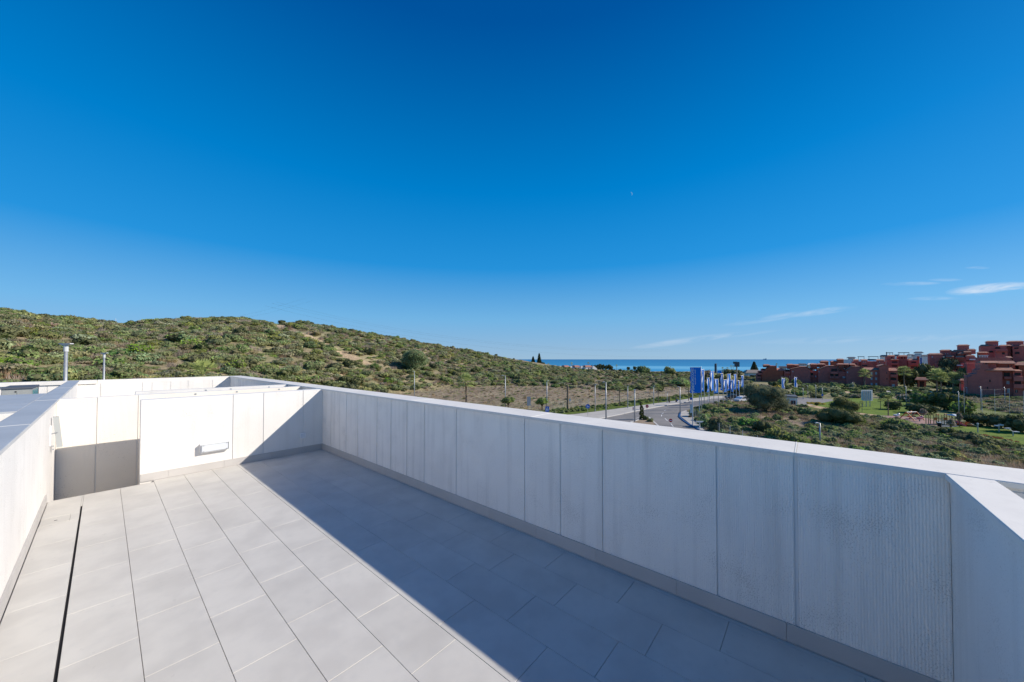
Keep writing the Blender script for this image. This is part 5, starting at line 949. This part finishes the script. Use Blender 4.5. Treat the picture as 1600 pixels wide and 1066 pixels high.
# flags
def text_mesh(body, size):
    cu = bpy.data.curves.new('t', 'FONT'); cu.body = body; cu.size = size; cu.resolution_u = 2; cu.extrude = .004; cu.offset = size*.018; o = bpy.data.objects.new('t', cu); COL.objects.link(o)
    me_ = bpy.data.meshes.new_from_object(o.evaluated_get(bpy.context.evaluated_depsgraph_get())); bpy.data.objects.remove(o); me_.materials.clear(); return me_
def flag(label, px, pyt, pyb, fpy0, fpy1, wpx, side=-1, amp=.12, text=False, Y=None, edge=True, turn=58):
    if Y is None: p = G(px, pyb); Y = dep(p)
    else: p = P(px, 600, Y)
    zt = P(px, pyt, Y)[2]-GZ; f0 = P(px, fpy0, Y)[2]-GZ; f1 = P(px, fpy1, Y)[2]-GZ; turn = 0 if text else turn+random.uniform(-9, 7); w_ = wpx/FPX*Y/math.cos(R(turn))*(1 if text else .95); azf = math.atan((px-800)/FPX); t = thing('flag_pole', label, 'flag', (p[0], p[1], GZ), RZ0+(0 if text else R(turn)-azf), 'blue flags on white poles')
    MB().tube([(0, 0, 0), (0, 0, zt*.6), (0, 0, zt)], [.085, .07, .05], 8).obj('pole', 'galv_light', t, True)
    MB().tube([(0, 0, zt), (0, 0, zt+.1)], [.08, .03], 8).obj('finial', 'galv_light', t)
    ph = random.uniform(0, 6)
    # cloth hangs from a top arm: narrow folds when there is little wind
    def disp(x, z): return amp*math.sin(z*2.3+ph+x*3)*abs(x)/w_*1.5, amp*.8*math.sin(x*7/w_+ph+z*.8)
    nx, nz2 = 8, 16; mb = MB(); vs_ = []
    for j in range(nz2+1):
        z = f0+(f1-f0)*j/nz2; sag = (f1-f0)*0
        for i in range(nx+1):
            x = side*(.06+w_*i/nx); dx, dy = disp(x, z); zz_ = z-(i/nx)*.12*amp/.12*(j/nz2); vs_.append((x+dx*(i/nx), dy*(i/nx), zz_))
    mb.add(vs_, [(j*(nx+1)+i, j*(nx+1)+i+1, (j+1)*(nx+1)+i+1, (j+1)*(nx+1)+i) for j in range(nz2) for i in range(nx)])
    cl = mb.obj('cloth', 'flag', t, True)
    if edge:
        mb = MB(); mb.add([(side*(.05+w_*(.82)), -.02-amp*.5, f0-.2), (side*(.05+w_*.95), -.02-amp*.5, f0-.2), (side*(.05+w_*.95), -.02-amp*.5, f1+.3), (side*(.05+w_*.82), -.02-amp*.5, f1+.3)], [(0, 1, 2, 3)])
        mb = MB(); vs_ = []
        for j in range(13):
            z = f0-.25+(f1-f0+.6)*j/12
            for x in (side*(.06+w_*.62), side*(.06+w_*.88)): dx, dy = disp(x, z); vs_.append((x+dx*abs(x)/w_, dy*abs(x)/w_-.05, z))
        mb.add(vs_, [(2*j, 2*j+1, 2*j+3, 2*j+2) for j in range(12)]); mb.obj('print', 'flagwhite', cl)
    MB().tube([(0, 0, f0+.02), (side*(w_+.08), 0, f0+.02)], .025, 6).obj('top_arm', 'galv_light', t)
    if text:
        for body, sz, xo, zo in [('PROMOCIONES', .80, .93, .30), ('viviendas en venta', .42, .60, .30), ('LIM', .95, .93, 4.35)]:
            me_ = text_mesh(body, sz); me_.materials.append(M['flagwhite'])
            L_ = f0-f1
            for v in me_.vertices:
                x, y, z = v.co; X_ = side*(.06+w_*xo)-y*side*-1*0+(-y*.0); v.co = (side*(.06+w_*xo)+.0-(y)*(-1), -.10-z, (f1+.25 if body != 'LIM' else f1+.2)+x*(.98))
            if body == 'PROMOCIONES':
                xs = [v.co.z for v in me_.vertices]; k = (L_*.66)/(max(xs)-min(xs)); b0 = min(xs)
                for v in me_.vertices: v.co.z = f1+L_*.30+(v.co.z-b0)*k
            if body == 'viviendas en venta':
                xs = [v.co.z for v in me_.vertices]; k = (L_*.6)/(max(xs)-min(xs)); b0 = min(xs)
                for v in me_.vertices: v.co.z = f1+L_*.32+(v.co.z-b0)*k
            link(bpy.data.objects.new('lettering', me_), cl)
    return t
flag('largest blue flag with white vertical lettering, spread flat on the nearest pole', 1096, 573.5, 647, 574.3, 614, 16.5, amp=.05, text=True, edge=False)
tp = G(1093, 647)
FL = [(1100.5, 577, 641, 577.5, 611, 3.4, 'narrow furled blue flag just right of the largest one'), (1108.5, 590, 629, 590.5, 612, 3.2, 'short blue flag on the fourth pole from the left'), (1115.5, 579.5, 634, 580.5, 610, 4.2, 'tall blue flag left of the middle of the row'),
      (1122.5, 592, 637, 592.5, 613.5, 4.6, 'wide low blue flag on a short near pole'), (1130, 583, 633.5, 584, 609.5, 3.0, 'tall narrow blue flag in the middle of the row'), (1136, 593, 632, 593.5, 612, 4.0, 'short blue flag right of the middle'),
      (1141.8, 583.5, 630, 584.5, 609.5, 4.2, 'tall blue flag right of the middle'), (1146, 593.5, 630, 594, 612, 3.0, 'short blue flag beside the tall right one'), (1150.5, 584.5, 628, 585, 608, 3.0, 'tall blue flag below the billboard mast'),
      (1155.3, 594.5, 628.5, 595, 610, 1.6, 'small thin blue flag near the right end of the row'), (1162, 586, 618, 587, 604.5, 3.0, 'last blue flag of the row, folded, at the right end'), (1221.8, 591, 618, 591.5, 607, 3.6, 'left one of the two blue flags behind the white cube building')]
for f_ in FL[:-1]: flag(f_[6], f_[0], f_[1], f_[2], f_[3], f_[4], f_[5]*1.02)
flag(FL[-1][6], 1221.8, 590, 618, 591.5, 607, 3.6, side=1); flag('right one of the two blue flags behind the white cube building', 1241.5, 589.5, 618.5, 590, 608, 3.2, side=1)
flag('drooping blue flag beside the far totem sign', 1121, 578, 600, 579, 590, 6, side=1, Y=175, edge=False, turn=20)
for px, pt, pb, lb in [(1082.5, 610, 665.5, 'bare white flag pole left of the largest flag, on the near pavement'), (1093, 618, 647, 'short bare white pole close behind the largest flag'), (1106.5, 610, 627, 'thin bare pole behind the fourth flag'), (1224.5, 607, 617, 'bare pole beside the left cube flag')]:
    p = G(px, pb); Y = dep(p); hh = P(px, pt, Y)[2]-GZ; t = thing('bare_pole', lb, 'pole', (p[0], p[1], GZ)); MB().tube([(0, 0, 0), (0, 0, hh)], [.10, .07], 8).obj('pole', 'galv_light', t); MB().tube([(0, 0, 0), (0, 0, .25)], .16, 8).obj('base', 'galv_light', t)
# signs
def sign(label, px, pyc, pyb, wpx, shape, m, back=False, Y=None, hpx_=None):
    if Y is None: p = G(px, pyb); Y = dep(p)
    else: p = P(px, 600, Y)
    zc = P(px, pyc, Y)[2]-GZ; r_ = wpx/2/FPX*Y; t = thing('road_sign', label, 'road sign', (p[0], p[1], GZ), RZ0); MB().tube([(0, .05, 0), (0, .05, zc+r_*.3)], .035, 6).obj('pole', 'galv', t)
    hv = (hpx_ or wpx)/2/FPX*Y
    if shape == 'round':
        n = 20; v = [(math.cos(a)*r_, -.02, zc+math.sin(a)*r_) for a in [6.283*i/n for i in range(n)]]; v2 = [(x, 0, z) for x, y, z in v]; mb = MB().add(v+v2, [tuple(range(n))]+[(i, (i+1) % n, n+(i+1) % n, n+i) for i in range(n)]+[tuple(range(n, 2*n))[::-1]])
        face = mb.obj('sign_face', m, t)
    else: face = B(-r_, r_, -.02, 0, zc-hv, zc+hv).obj('sign_face', m, t)
    return t, face, r_, zc, hv
t, f_, r_, zc, hv = sign('red no entry sign with a white bar, nearest on the road', 1048, 657, 672, 5.4, 'round', 'signred'); B(-r_*.7, r_*.7, -.024, -.0205, zc-r_*.18, zc+r_*.18).obj('white_bar', 'flagwhite', f_)
t, f_, r_, zc, hv = sign('red no entry sign on the traffic island by the cypress', 1011.2, 635, 653.5, 4.8, 'round', 'signred'); B(-r_*.6, r_*.6, -.024, -.0205, zc-r_*.12, zc+r_*.12).obj('white_bar', 'flagwhite', f_)
t, f_, r_, zc, hv = sign('round blue mandatory direction sign with white arrows', 918.5, 635, 652, 6.8, 'round', 'signblue')
MB().add([(-r_*.45, -.024, zc-r_*.5), (-r_*.2, -.024, zc-r_*.5), (-r_*.2, -.024, zc+r_*.55), (-r_*.45, -.024, zc+r_*.55), (-r_*.2, -.024, zc-r_*.05), (r_*.35, -.024, zc-r_*.05), (r_*.35, -.024, zc-r_*.25), (-r_*.2, -.024, zc-r_*.25), (r_*.3, -.024, zc+r_*.15), (r_*.7, -.024, zc-r_*.15), (r_*.3, -.024, zc-r_*.45)], [(0, 1, 2, 3), (4, 5, 6, 7), (8, 9, 10)]).obj('arrow', 'flagwhite', f_)
t, f_, r_, zc, hv = sign('square blue pedestrian crossing sign just above the parapet', 855, 639.5, 655, 6, 'sq', 'signblue', hpx_=8.4, Y=66)
MB().add([(-r_*.7, -.024, zc-hv*.25), (r_*.7, -.024, zc-hv*.25), (0, -.024, zc+hv*.8)], [(0, 1, 2)]).obj('white_triangle', 'flagwhite', f_); MB().add([(-r_*.3, -.028, zc-hv*.15), (-.02, -.028, zc+hv*.1), (r_*.3, -.028, zc-hv*.15), (0.04, -.028, zc+hv*.35), (0, -.028, zc+hv*.45), (-.04, -.028, zc+hv*.35)], [(0, 1, 5), (1, 2, 3), (1, 3, 4, 5)]).obj('walking_figure', 'dark', f_); B(-r_*.95, r_*.95, -.024, -.0205, zc-hv*.55, zc-hv*.45).obj('white_line', 'flagwhite', f_)
sign('grey back of a tall sign board behind the parapet', 826.3, 627, 650, 5.6, 'sq', 'galv', hpx_=14, Y=72)
sign('small blue square sign far along the pavement beside the bend', 1058, 625.5, 629, 2.6, 'sq', 'signblue'); sign('blue square sign on the far pavement left of the bare white pole', 1080, 623, 629, 4, 'sq', 'signblue'); sign('small blue sign by the upper road', 1285, 617.5, 625, 3, 'sq', 'signblue'); sign('small white notice board beside the bare palm trunk', 890.5, 625, 633, 2.6, 'sq', 'whitewall', hpx_=4.2)
t, f_, r_, zc, hv = sign('narrow red and white marker sign left of the island lamp', 989.5, 638.5, 656, 1.8, 'sq', 'flagwhite', hpx_=4.6); B(-r_, r_*.1, -.026, -.0205, zc-hv*.9, zc+hv*.9).obj('red_band', 'signred', f_)
sign('pale information board standing in the oleanders left of the flag', 1080, 639, 655, 3.6, 'sq', 'galv_light', hpx_=13)
# billboard seen in the park
p = G(1355, 636); Y = dep(p); t = thing('billboard', 'large pale billboard with dark vertical bars standing behind the leaning palm', 'billboard', (p[0], p[1], GZ), RZ0+R(10)); w_ = 22/FPX*Y; z1 = P(1355, 609.5, Y)[2]-GZ; z0 = P(1355, 626.5, Y)[2]-GZ
for i in range(6): B(-w_/2+i*w_/6+.03, -w_/2+(i+1)*w_/6-.03, 0, .06, z0, z1).obj('panel', 'galv_light', t)
for i in range(5): B(-w_/2+(i+1)*w_/6-.07, -w_/2+(i+1)*w_/6+.07, -.10, -.005, z0+.2, z1-.2).obj('upright', 'galv', t)
for x_ in (-w_*.33, 0, w_*.33): MB().tube([(x_, .2, 0), (x_, .2, z1)], .09, 6).obj('post', 'galv', t)
p = P(1151.3, 590, 170); t = thing('mast_billboard', 'dark double sided billboard high on a mast against the sea', 'billboard', (p[0], p[1], GZ), RZ0); Y = 170; zt = P(1151, 565.3, Y)[2]-GZ; zb_ = P(1151, 573.3, Y)[2]-GZ
MB().tube([(0, 0, 0), (0, 0, zb_)], .28, 8).obj('mast', 'tan', t); B(-1.05, .1, -.15, .15, zb_, zt).obj('panel', 'slate', t); B(.12, 1.2, -.3, .0, zb_, zt-.1).obj('panel', 'slate', t); B(-1.7, -1.1, -.2, .1, zt-1.0, zt).obj('side_sign', 'slate', t)
p = P(1118.5, 590, 172); t = thing('totem_sign', 'tall narrow totem sign, dark on the left and white on the right', 'sign', (p[0], p[1], GZ), RZ0); zt = P(1118, 567.8, 172)[2]-GZ
B(-.45, .05, -.3, .3, 0, zt-.2).obj('dark_panel', 'slate', t); B(.06, .42, -.32, .28, 0, zt).obj('white_panel', 'whitewall', t)
# fence of the vacant ground: posts and wire
def wire_fence(label, pp, hh, name='wire_fence', wm='galv', rt=.03):
    P_ = [G(a, b) for a, b in pp]; t = thing(name, label, 'fence')
    for p in P_: MB().tube([(p[0], p[1], GZ), (p[0], p[1], GZ+hh)], rt, 6).obj('post', 'galv_light', t)
    w_ = MB(); nn_ = 0
    for a, b in zip(P_[:-1], P_[1:]):
        for k in range(7): z = GZ+hh*(.05+.93*k/6); w_.tube([(a[0], a[1], z), (b[0], b[1], z)], .006, 4, False)
        ln = float(np.linalg.norm(b-a)); m_ = int(ln/.35)
        for k in range(m_):
            q0 = a+(b-a)*k/m_; q1 = a+(b-a)*min(1, (k+2)/m_)
            w_.tube([(q0[0], q0[1], GZ+.1), (q1[0], q1[1], GZ+hh*.97)], .004, 3, False); w_.tube([(q1[0], q1[1], GZ+.1), (q0[0], q0[1], GZ+hh*.97)], .004, 3, False)
    o = w_.obj('wire_mesh', wm, t); o['kind'] = 'stuff'; return t
wire_fence('chain link fence with pale posts running down behind the parapet', [(1086, 655), (1100, 664), (1124, 680), (1141, 686), (1160.5, 693), (1184, 703), (1215, 716)], 1.9)
wire_fence('thin grey fence along the far side of the road', [(830, 643), (880, 637.5), (920, 633), (960, 628.5), (1000, 623.5), (1040, 618.5), (1080, 614), (1110, 611.5)], 1.7, rt=.03)
wire_fence('tall ball court netting on slim posts in the right park', [(1507, 650), (1535, 655), (1555, 655), (1578, 652), (1600, 660)], 6.0, name='sports_net', rt=.022, wm='cable')
# bollards/posts in front of the olive row
for px, py, lb in [(1046, 630, 'left one of two short dark posts on the far verge'), (1056.5, 629.5, 'right one of two short dark posts on the far verge')]:
    p = G(px, py); t = thing('wooden_post', lb, 'post', p); MB().tube([(0, 0, 0), (0, 0, 1.7)], [.2, .15], 7).obj('post', 'palmbark', t); MB().tube([(0, 0, 1.7), (0, 0, 1.8)], [.17, .05], 7).obj('cap', 'bark', t)
# cars
def car(label, px, py, m, rz):
    p = G(px, py); t = thing('parked_car', label, 'car', (p[0], p[1], GZ+.06), RZ0+rz)
    pr = [(-2.1, .35), (-2.1, .85), (-1.3, .98), (-.7, 1.45), (.8, 1.48), (1.6, .98), (2.1, .85), (2.15, .35)]; mb = MB(); n = len(pr)
    mb.add([(x, -.85, z) for x, z in pr]+[(x, .85, z) for x, z in pr], [tuple(range(n)), tuple(range(n, 2*n))[::-1]]+[(i, (i+1) % n, n+(i+1) % n, n+i) for i in range(n)]); bd = mb.obj('body', m, t)
    for s in (-1, 1): MB().add([(-1.1, s*.856, 1.0), (1.35, s*.856, 1.0), (.75, s*.856, 1.4), (-.65, s*.856, 1.38)], [(0, 1, 2, 3)]).obj('side_window', 'pane', t)
    B(-2.16, -2.11, -.7, -.45, .6, .75).obj('headlight', 'flagwhite', t); B(-2.16, -2.11, .45, .7, .6, .75).obj('headlight', 'flagwhite', t)
    for x in (-1.3, 1.35):
        for y in (-.8, .8):
            w_ = MB().tube([(x, y-.12, .32), (x, y+.12, .32)], .32, 12).obj('wheel', 'tyre', t); MB().tube([(x, y-.125 if y < 0 else y+.115, .32), (x, y-.115 if y < 0 else y+.125, .32)], .2, 8).obj('rim', 'galv', w_)
car('dark car driving on the road behind the right flags', 1145, 624, 'carblack', 0.1); car('white car parked behind the last flag', 1158.5, 628.5, 'carwhite', .4)
# playground
p0 = G(1470, 664); Y0 = dep(p0)
def lx(px): return (px-1470)/FPX*Y0
def lz(py): return H-(py-561.4)/FPX*Y0-GZ
t = thing('climbing_frame', 'orange and yellow climbing frame with a roofed tower and a pink slide', 'playground frame', (p0[0], p0[1], GZ), RZ0)
for i, x_ in enumerate((1453, 1457, 1460, 1465.5, 1469, 1473, 1482, 1486, 1490, 1493.5)):
    for y_ in (-.6, .6): MB().tube([(lx(x_), y_, 0), (lx(x_), y_, lz(647.5 if x_ < 1480 else 650))], .06, 6).obj('post', 'yellow', t)
for a, c, z in [(1453, 1457.5, 653), (1468.5, 1473.5, 653), (1489.5, 1494, 654.5)]: B(lx(a), lx(c), -.68, -.6, lz(z+2.2), lz(z-1.6)).obj('side_panel', 'orange', t)
for a, c in [(1457, 1469), (1473, 1490)]: B(lx(a), lx(c), -.5, .5, lz(656.6), lz(656)).obj('deck', 'yellow', t); MB().tube([(lx(a), -.6, lz(652)), ((lx(a)+lx(c))/2, -.6, lz(653)), (lx(c), -.6, lz(652))], .05, 5).obj('rail', 'yellow', t)
for a in (1458.5, 1471): MB().tube([(lx(a-2), -.6, lz(648)), (lx(a-1), -.6, lz(646)), (lx(a+1), -.6, lz(646)), (lx(a+2), -.6, lz(648))], .06, 6).obj('arch', 'orange', t)
MB().add([(lx(1484.5), -.9, lz(649)), (lx(1494.5), -.9, lz(649)), (lx(1494.5), .9, lz(649)), (lx(1484.5), .9, lz(649)), (lx(1487.5), 0, lz(646.6)), (lx(1491.5), 0, lz(646.6))], [(0, 1, 5, 4), (1, 2, 5), (2, 3, 4, 5), (3, 0, 4)]).obj('tower_roof', 'galv_light', t)
MB().add([(lx(1475), -3.0, .25), (lx(1477), -3.0, .25), (lx(1486), -.6, lz(656.5)), (lx(1484), -.6, lz(656.5)), (lx(1475), -3.0, .45), (lx(1484), -.6, lz(655.3)), (lx(1477), -3.0, .45), (lx(1486), -.6, lz(655.3))], [(0, 1, 2, 3), (0, 3, 5, 4), (1, 6, 7, 2)]).obj('slide', 'pink', t)
p1 = G(1428, 656); Y1 = dep(p1); t = thing('swing_set', 'swing set with an orange end frame left of the climbing frame', 'swing', (p1[0], p1[1], GZ), RZ0+.15)
def l1(px): return (px-1428)/FPX*Y1
zt = H-(643.5-561.4)/FPX*Y1-GZ; MB().tube([(l1(1414), 0, zt), (l1(1433), 0, zt)], .07, 6).obj('crossbar', 'galv', t)
for x_ in (1414, 1433):
    for y_ in (-1.1, 1.1): MB().tube([(l1(x_+(2 if y_ < 0 else -1)), y_, 0), (l1(x_), 0, zt)], .08, 6).obj('leg', 'orange', t)
for x_, m_ in ((1419, 'orange'), (1427, 'dark')):
    o = B(l1(x_)-.3, l1(x_)+.3, -.2, .2, .6, .8).obj('swing_seat', m_, t)
    for s in (-.25, .25): MB().tube([(l1(x_)+s, 0, .8), (l1(x_)+s, 0, zt)], .015, 4).obj('chain', 'galv', o)
for px, py, m_, lb in [(1420, 650.5, 'orange', 'small orange spring rider before the swings'), (1437, 659, 'pink', 'small pink spring rider right of the swings'), (1400.5, 654.5, 'galv_light', 'pale grey spring rider on the pink ground'), (1468, 668.5, 'dark', 'small dark litter bin before the climbing frame')]:
    p = G(px, py); t = thing('spring_rider' if m_ != 'dark' else 'litter_bin', lb, 'play rider' if m_ != 'dark' else 'bin', (p[0], p[1], GZ+.05), RZ0)
    if m_ == 'dark': MB().tube([(0, 0, 0), (0, 0, .8)], [.22, .28], 10).obj('bin', 'dark', t); MB().tube([(0, 0, .8), (0, 0, .86)], [.3, .28], 10).obj('rim', 'galv', t)
    else: MB().tube([(0, 0, 0), (0, 0, .45)], .09, 8).obj('spring', 'galv', t); MB().tube([(-.55, 0, .75), (-.2, 0, .62), (.3, 0, .65), (.5, 0, .95), (.62, 0, 1.05)], [.1, .26, .26, .18, .08], 8).obj('seat_body', m_, t); MB().tube([(.3, -.3, .95), (.3, .3, .95)], .03, 5).obj('handle', 'galv', t)
for px, py, lb, k in [(1528, 676, 'left upright exercise machine on the right lawn', 0), (1561, 675.5, 'middle exercise machine with side pads on the right lawn', 1), (1583, 682, 'right low bench exercise machine on the right lawn', 2)]:
    p = G(px, py); t = thing('exercise_machine', lb, 'exercise machine', (p[0], p[1], GZ+.05), RZ0); MB().tube([(0, 0, 0), (0, 0, 1.3 if k != 2 else .7)], .07, 8).obj('post', 'galv', t)
    if k == 0: MB().tube([(0, 0, 1.3), (0, 0, 1.5)], .12, 8).obj('cap', 'galv_light', t); MB().tube([(0, 0, .9), (-1.1, 0, 1.4)], .03, 6).obj('handle', 'galv_light', t)
    if k == 1: B(-.55, -.1, -.2, .2, .95, 1.1).obj('pad', 'galv_light', t); B(.1, .55, -.2, .2, 1.05, 1.25).obj('pad', 'galv_light', t)
    if k == 2: MB().tube([(0, 0, .7), (-.9, 0, 1.25)], .05, 6).obj('arm', 'galv_light', t); B(-1.1, -.5, -.15, .15, 1.15, 1.27).obj('pad', 'galv_light', t); B(.1, .8, -.2, .2, .62, .72).obj('seat', 'galv_light', t)
# red planting, yellow flowers
def flat_bed(name, label, poly, protos_, n, sl, sh, cat): return scat_px(name, poly, n, protos_, sl, sh, [1/len(protos_)]*len(protos_), label, cat)
RM = [leafmesh('red_leaves', 'f_red', lumps_bush(g_, 4, .8), 220, .25, seed=77)]; YM = [leafmesh('yellow_leaves', 'f_yellow', lumps_bush(g_, 4, .6), 220, .25, seed=78)]
flat_bed('red_plants', 'red leaved plants in a bed below the dark thicket', [(1496, 662), (1530, 664), (1530, 667), (1500, 666)], RM+[LOW[6]], 30, .35, .8, 'red plants')
flat_bed('red_plants', 'thin line of red flowers edging the right lawn', [(1530, 679), (1560, 684), (1590, 690.5), (1588, 692), (1558, 686), (1528, 681)], RM, 60, .18, .35, 'red flowers')
flat_bed('yellow_flowers', 'yellow flower bed beside the upper road', [(1262, 628.5), (1285, 630), (1290, 633), (1262, 631.5)], YM, 60, .25, .5, 'yellow flowers')
for px, py, lb in [(1180, 610, 'yellow leafed tree left behind the olive tree'), (1213, 612, 'yellow leafed tree right behind the olive tree')]:
    p = G(px, py); o = inst(YM[0], 'yellow_tree', None, (p[0], p[1], p[2]), 0, (2.6, 2.6, 3.4)); tag(o, lb, 'tree')
# power lines and pylon, moon, ship
pl = thing('power_line', 'faint overhead power cables crossing the sky above the hill and the sea', 'power line')
for (xa, ya, xb, yb, xc, yc, Ya, Yc) in [(425, 474, 740, 533.5, 1045, 548.5, 230, 420), (415, 478, 740, 540, 1045, 558, 226, 400), (432, 472, 740, 531, 1045, 546.5, 234, 430)]:
    pts_ = []
    for i in range(25):
        x_ = xa+(xc-xa)*i/24; y_ = ya*(x_-xb)*(x_-xc)/((xa-xb)*(xa-xc))+yb*(x_-xa)*(x_-xc)/((xb-xa)*(xb-xc))+yc*(x_-xa)*(x_-xb)/((xc-xa)*(xc-xb))
        pts_.append(P(x_, y_, Ya+(Yc-Ya)*i/24))
    MB().tube(pts_, .022, 4).obj('cable', 'cable', pl)
for (xa, ya, xb, yb) in [(340, 501, 478, 466), (350, 503, 488, 470)]: MB().tube([P(xa, ya, 290), P((xa+xb)/2, (ya+yb)/2+3, 270), P(xb, yb, 250)], .02, 4).obj('cable', 'cable', pl)
p = P(180.5, 512, 620); t = thing('lattice_pylon', 'tiny pale lattice pylon on the skyline at the left', 'pylon', p, RZ0); hh = 14/FPX*620
for sx_, sy_ in ((-1, -1), (1, -1), (1, 1), (-1, 1)): MB().tube([(sx_*1.4, sy_*1.4, -6), (sx_*.25, sy_*.25, hh)], .13, 4).obj('leg', 'galv_light', t)
for z in (.55, .7, .85): MB().tube([(-2.6*(1.3-z)*1.6, 0, hh*z), (2.6*(1.3-z)*1.6, 0, hh*z)], .12, 4).obj('cross_arm', 'galv_light', t)
for i in range(6): z = hh*i/6; w_ = 1.4-1.15*(z+6)/(hh+6); MB().tube([(-w_, 0, z), (w_, 0, z+hh/6)], .07, 4).obj('brace', 'galv_light', t)
Ym = 20000; p = P(985.5, 303, Ym); mr = 3.2/FPX*Ym*.9; mb = MB(); seg = 14; out_ = []; inn = []
for i in range(seg+1):
    a = R(-62)+R(150)*i/seg; out_.append((math.cos(a)*mr, math.sin(a)*mr)); k = math.sin(math.pi*i/seg); inn.append((math.cos(a)*mr*(1-.34*k), math.sin(a)*mr*(1-.34*k)))
ring = out_+inn[::-1][1:-1]; n = len(ring); mb.add([(x, 0, z) for x, z in ring]+[(x, mr*.3, z) for x, z in ring], [tuple(range(n)), tuple(range(n, 2*n))[::-1]]+[(i, (i+1) % n, n+(i+1) % n, n+i) for i in range(n)])
mo = bpy.data.materials.new('pale_day_moon'); mo.use_nodes = True; N = mo.node_tree.nodes; L = mo.node_tree.links; N.clear(); em = N.new('ShaderNodeEmission'); em.inputs[0].default_value = (.30, .60, .85, 1); em.inputs[1].default_value = .62; tp_ = N.new('ShaderNodeBsdfTransparent'); mx_ = N.new('ShaderNodeMixShader'); mx_.inputs[0].default_value = .38; ou = N.new('ShaderNodeOutputMaterial'); L.new(tp_.outputs[0], mx_.inputs[1]); L.new(em.outputs[0], mx_.inputs[2]); L.new(mx_.outputs[0], ou.inputs[0])
o = mb.obj('moon', mo, None, False, p); o.rotation_euler = (0, 0, RZ0); tag(o, 'faint pale crescent moon high in the blue sky', 'moon')
p = P(1195, 562.4, 14000); t = thing('cargo_ship', 'tiny pale cargo ship on the sea horizon', 'ship', (p[0], p[1], H-24), RZ0)
B(-65, 65, -10, 10, 0, 26).obj('hull', 'ship', t); B(35, 58, -8, 8, 26, 60).obj('bridge', 'ship', t)
for x_ in (-45, -15, 12): B(x_-3, x_+3, -3, 3, 26, 52).obj('crane', 'ship', t)
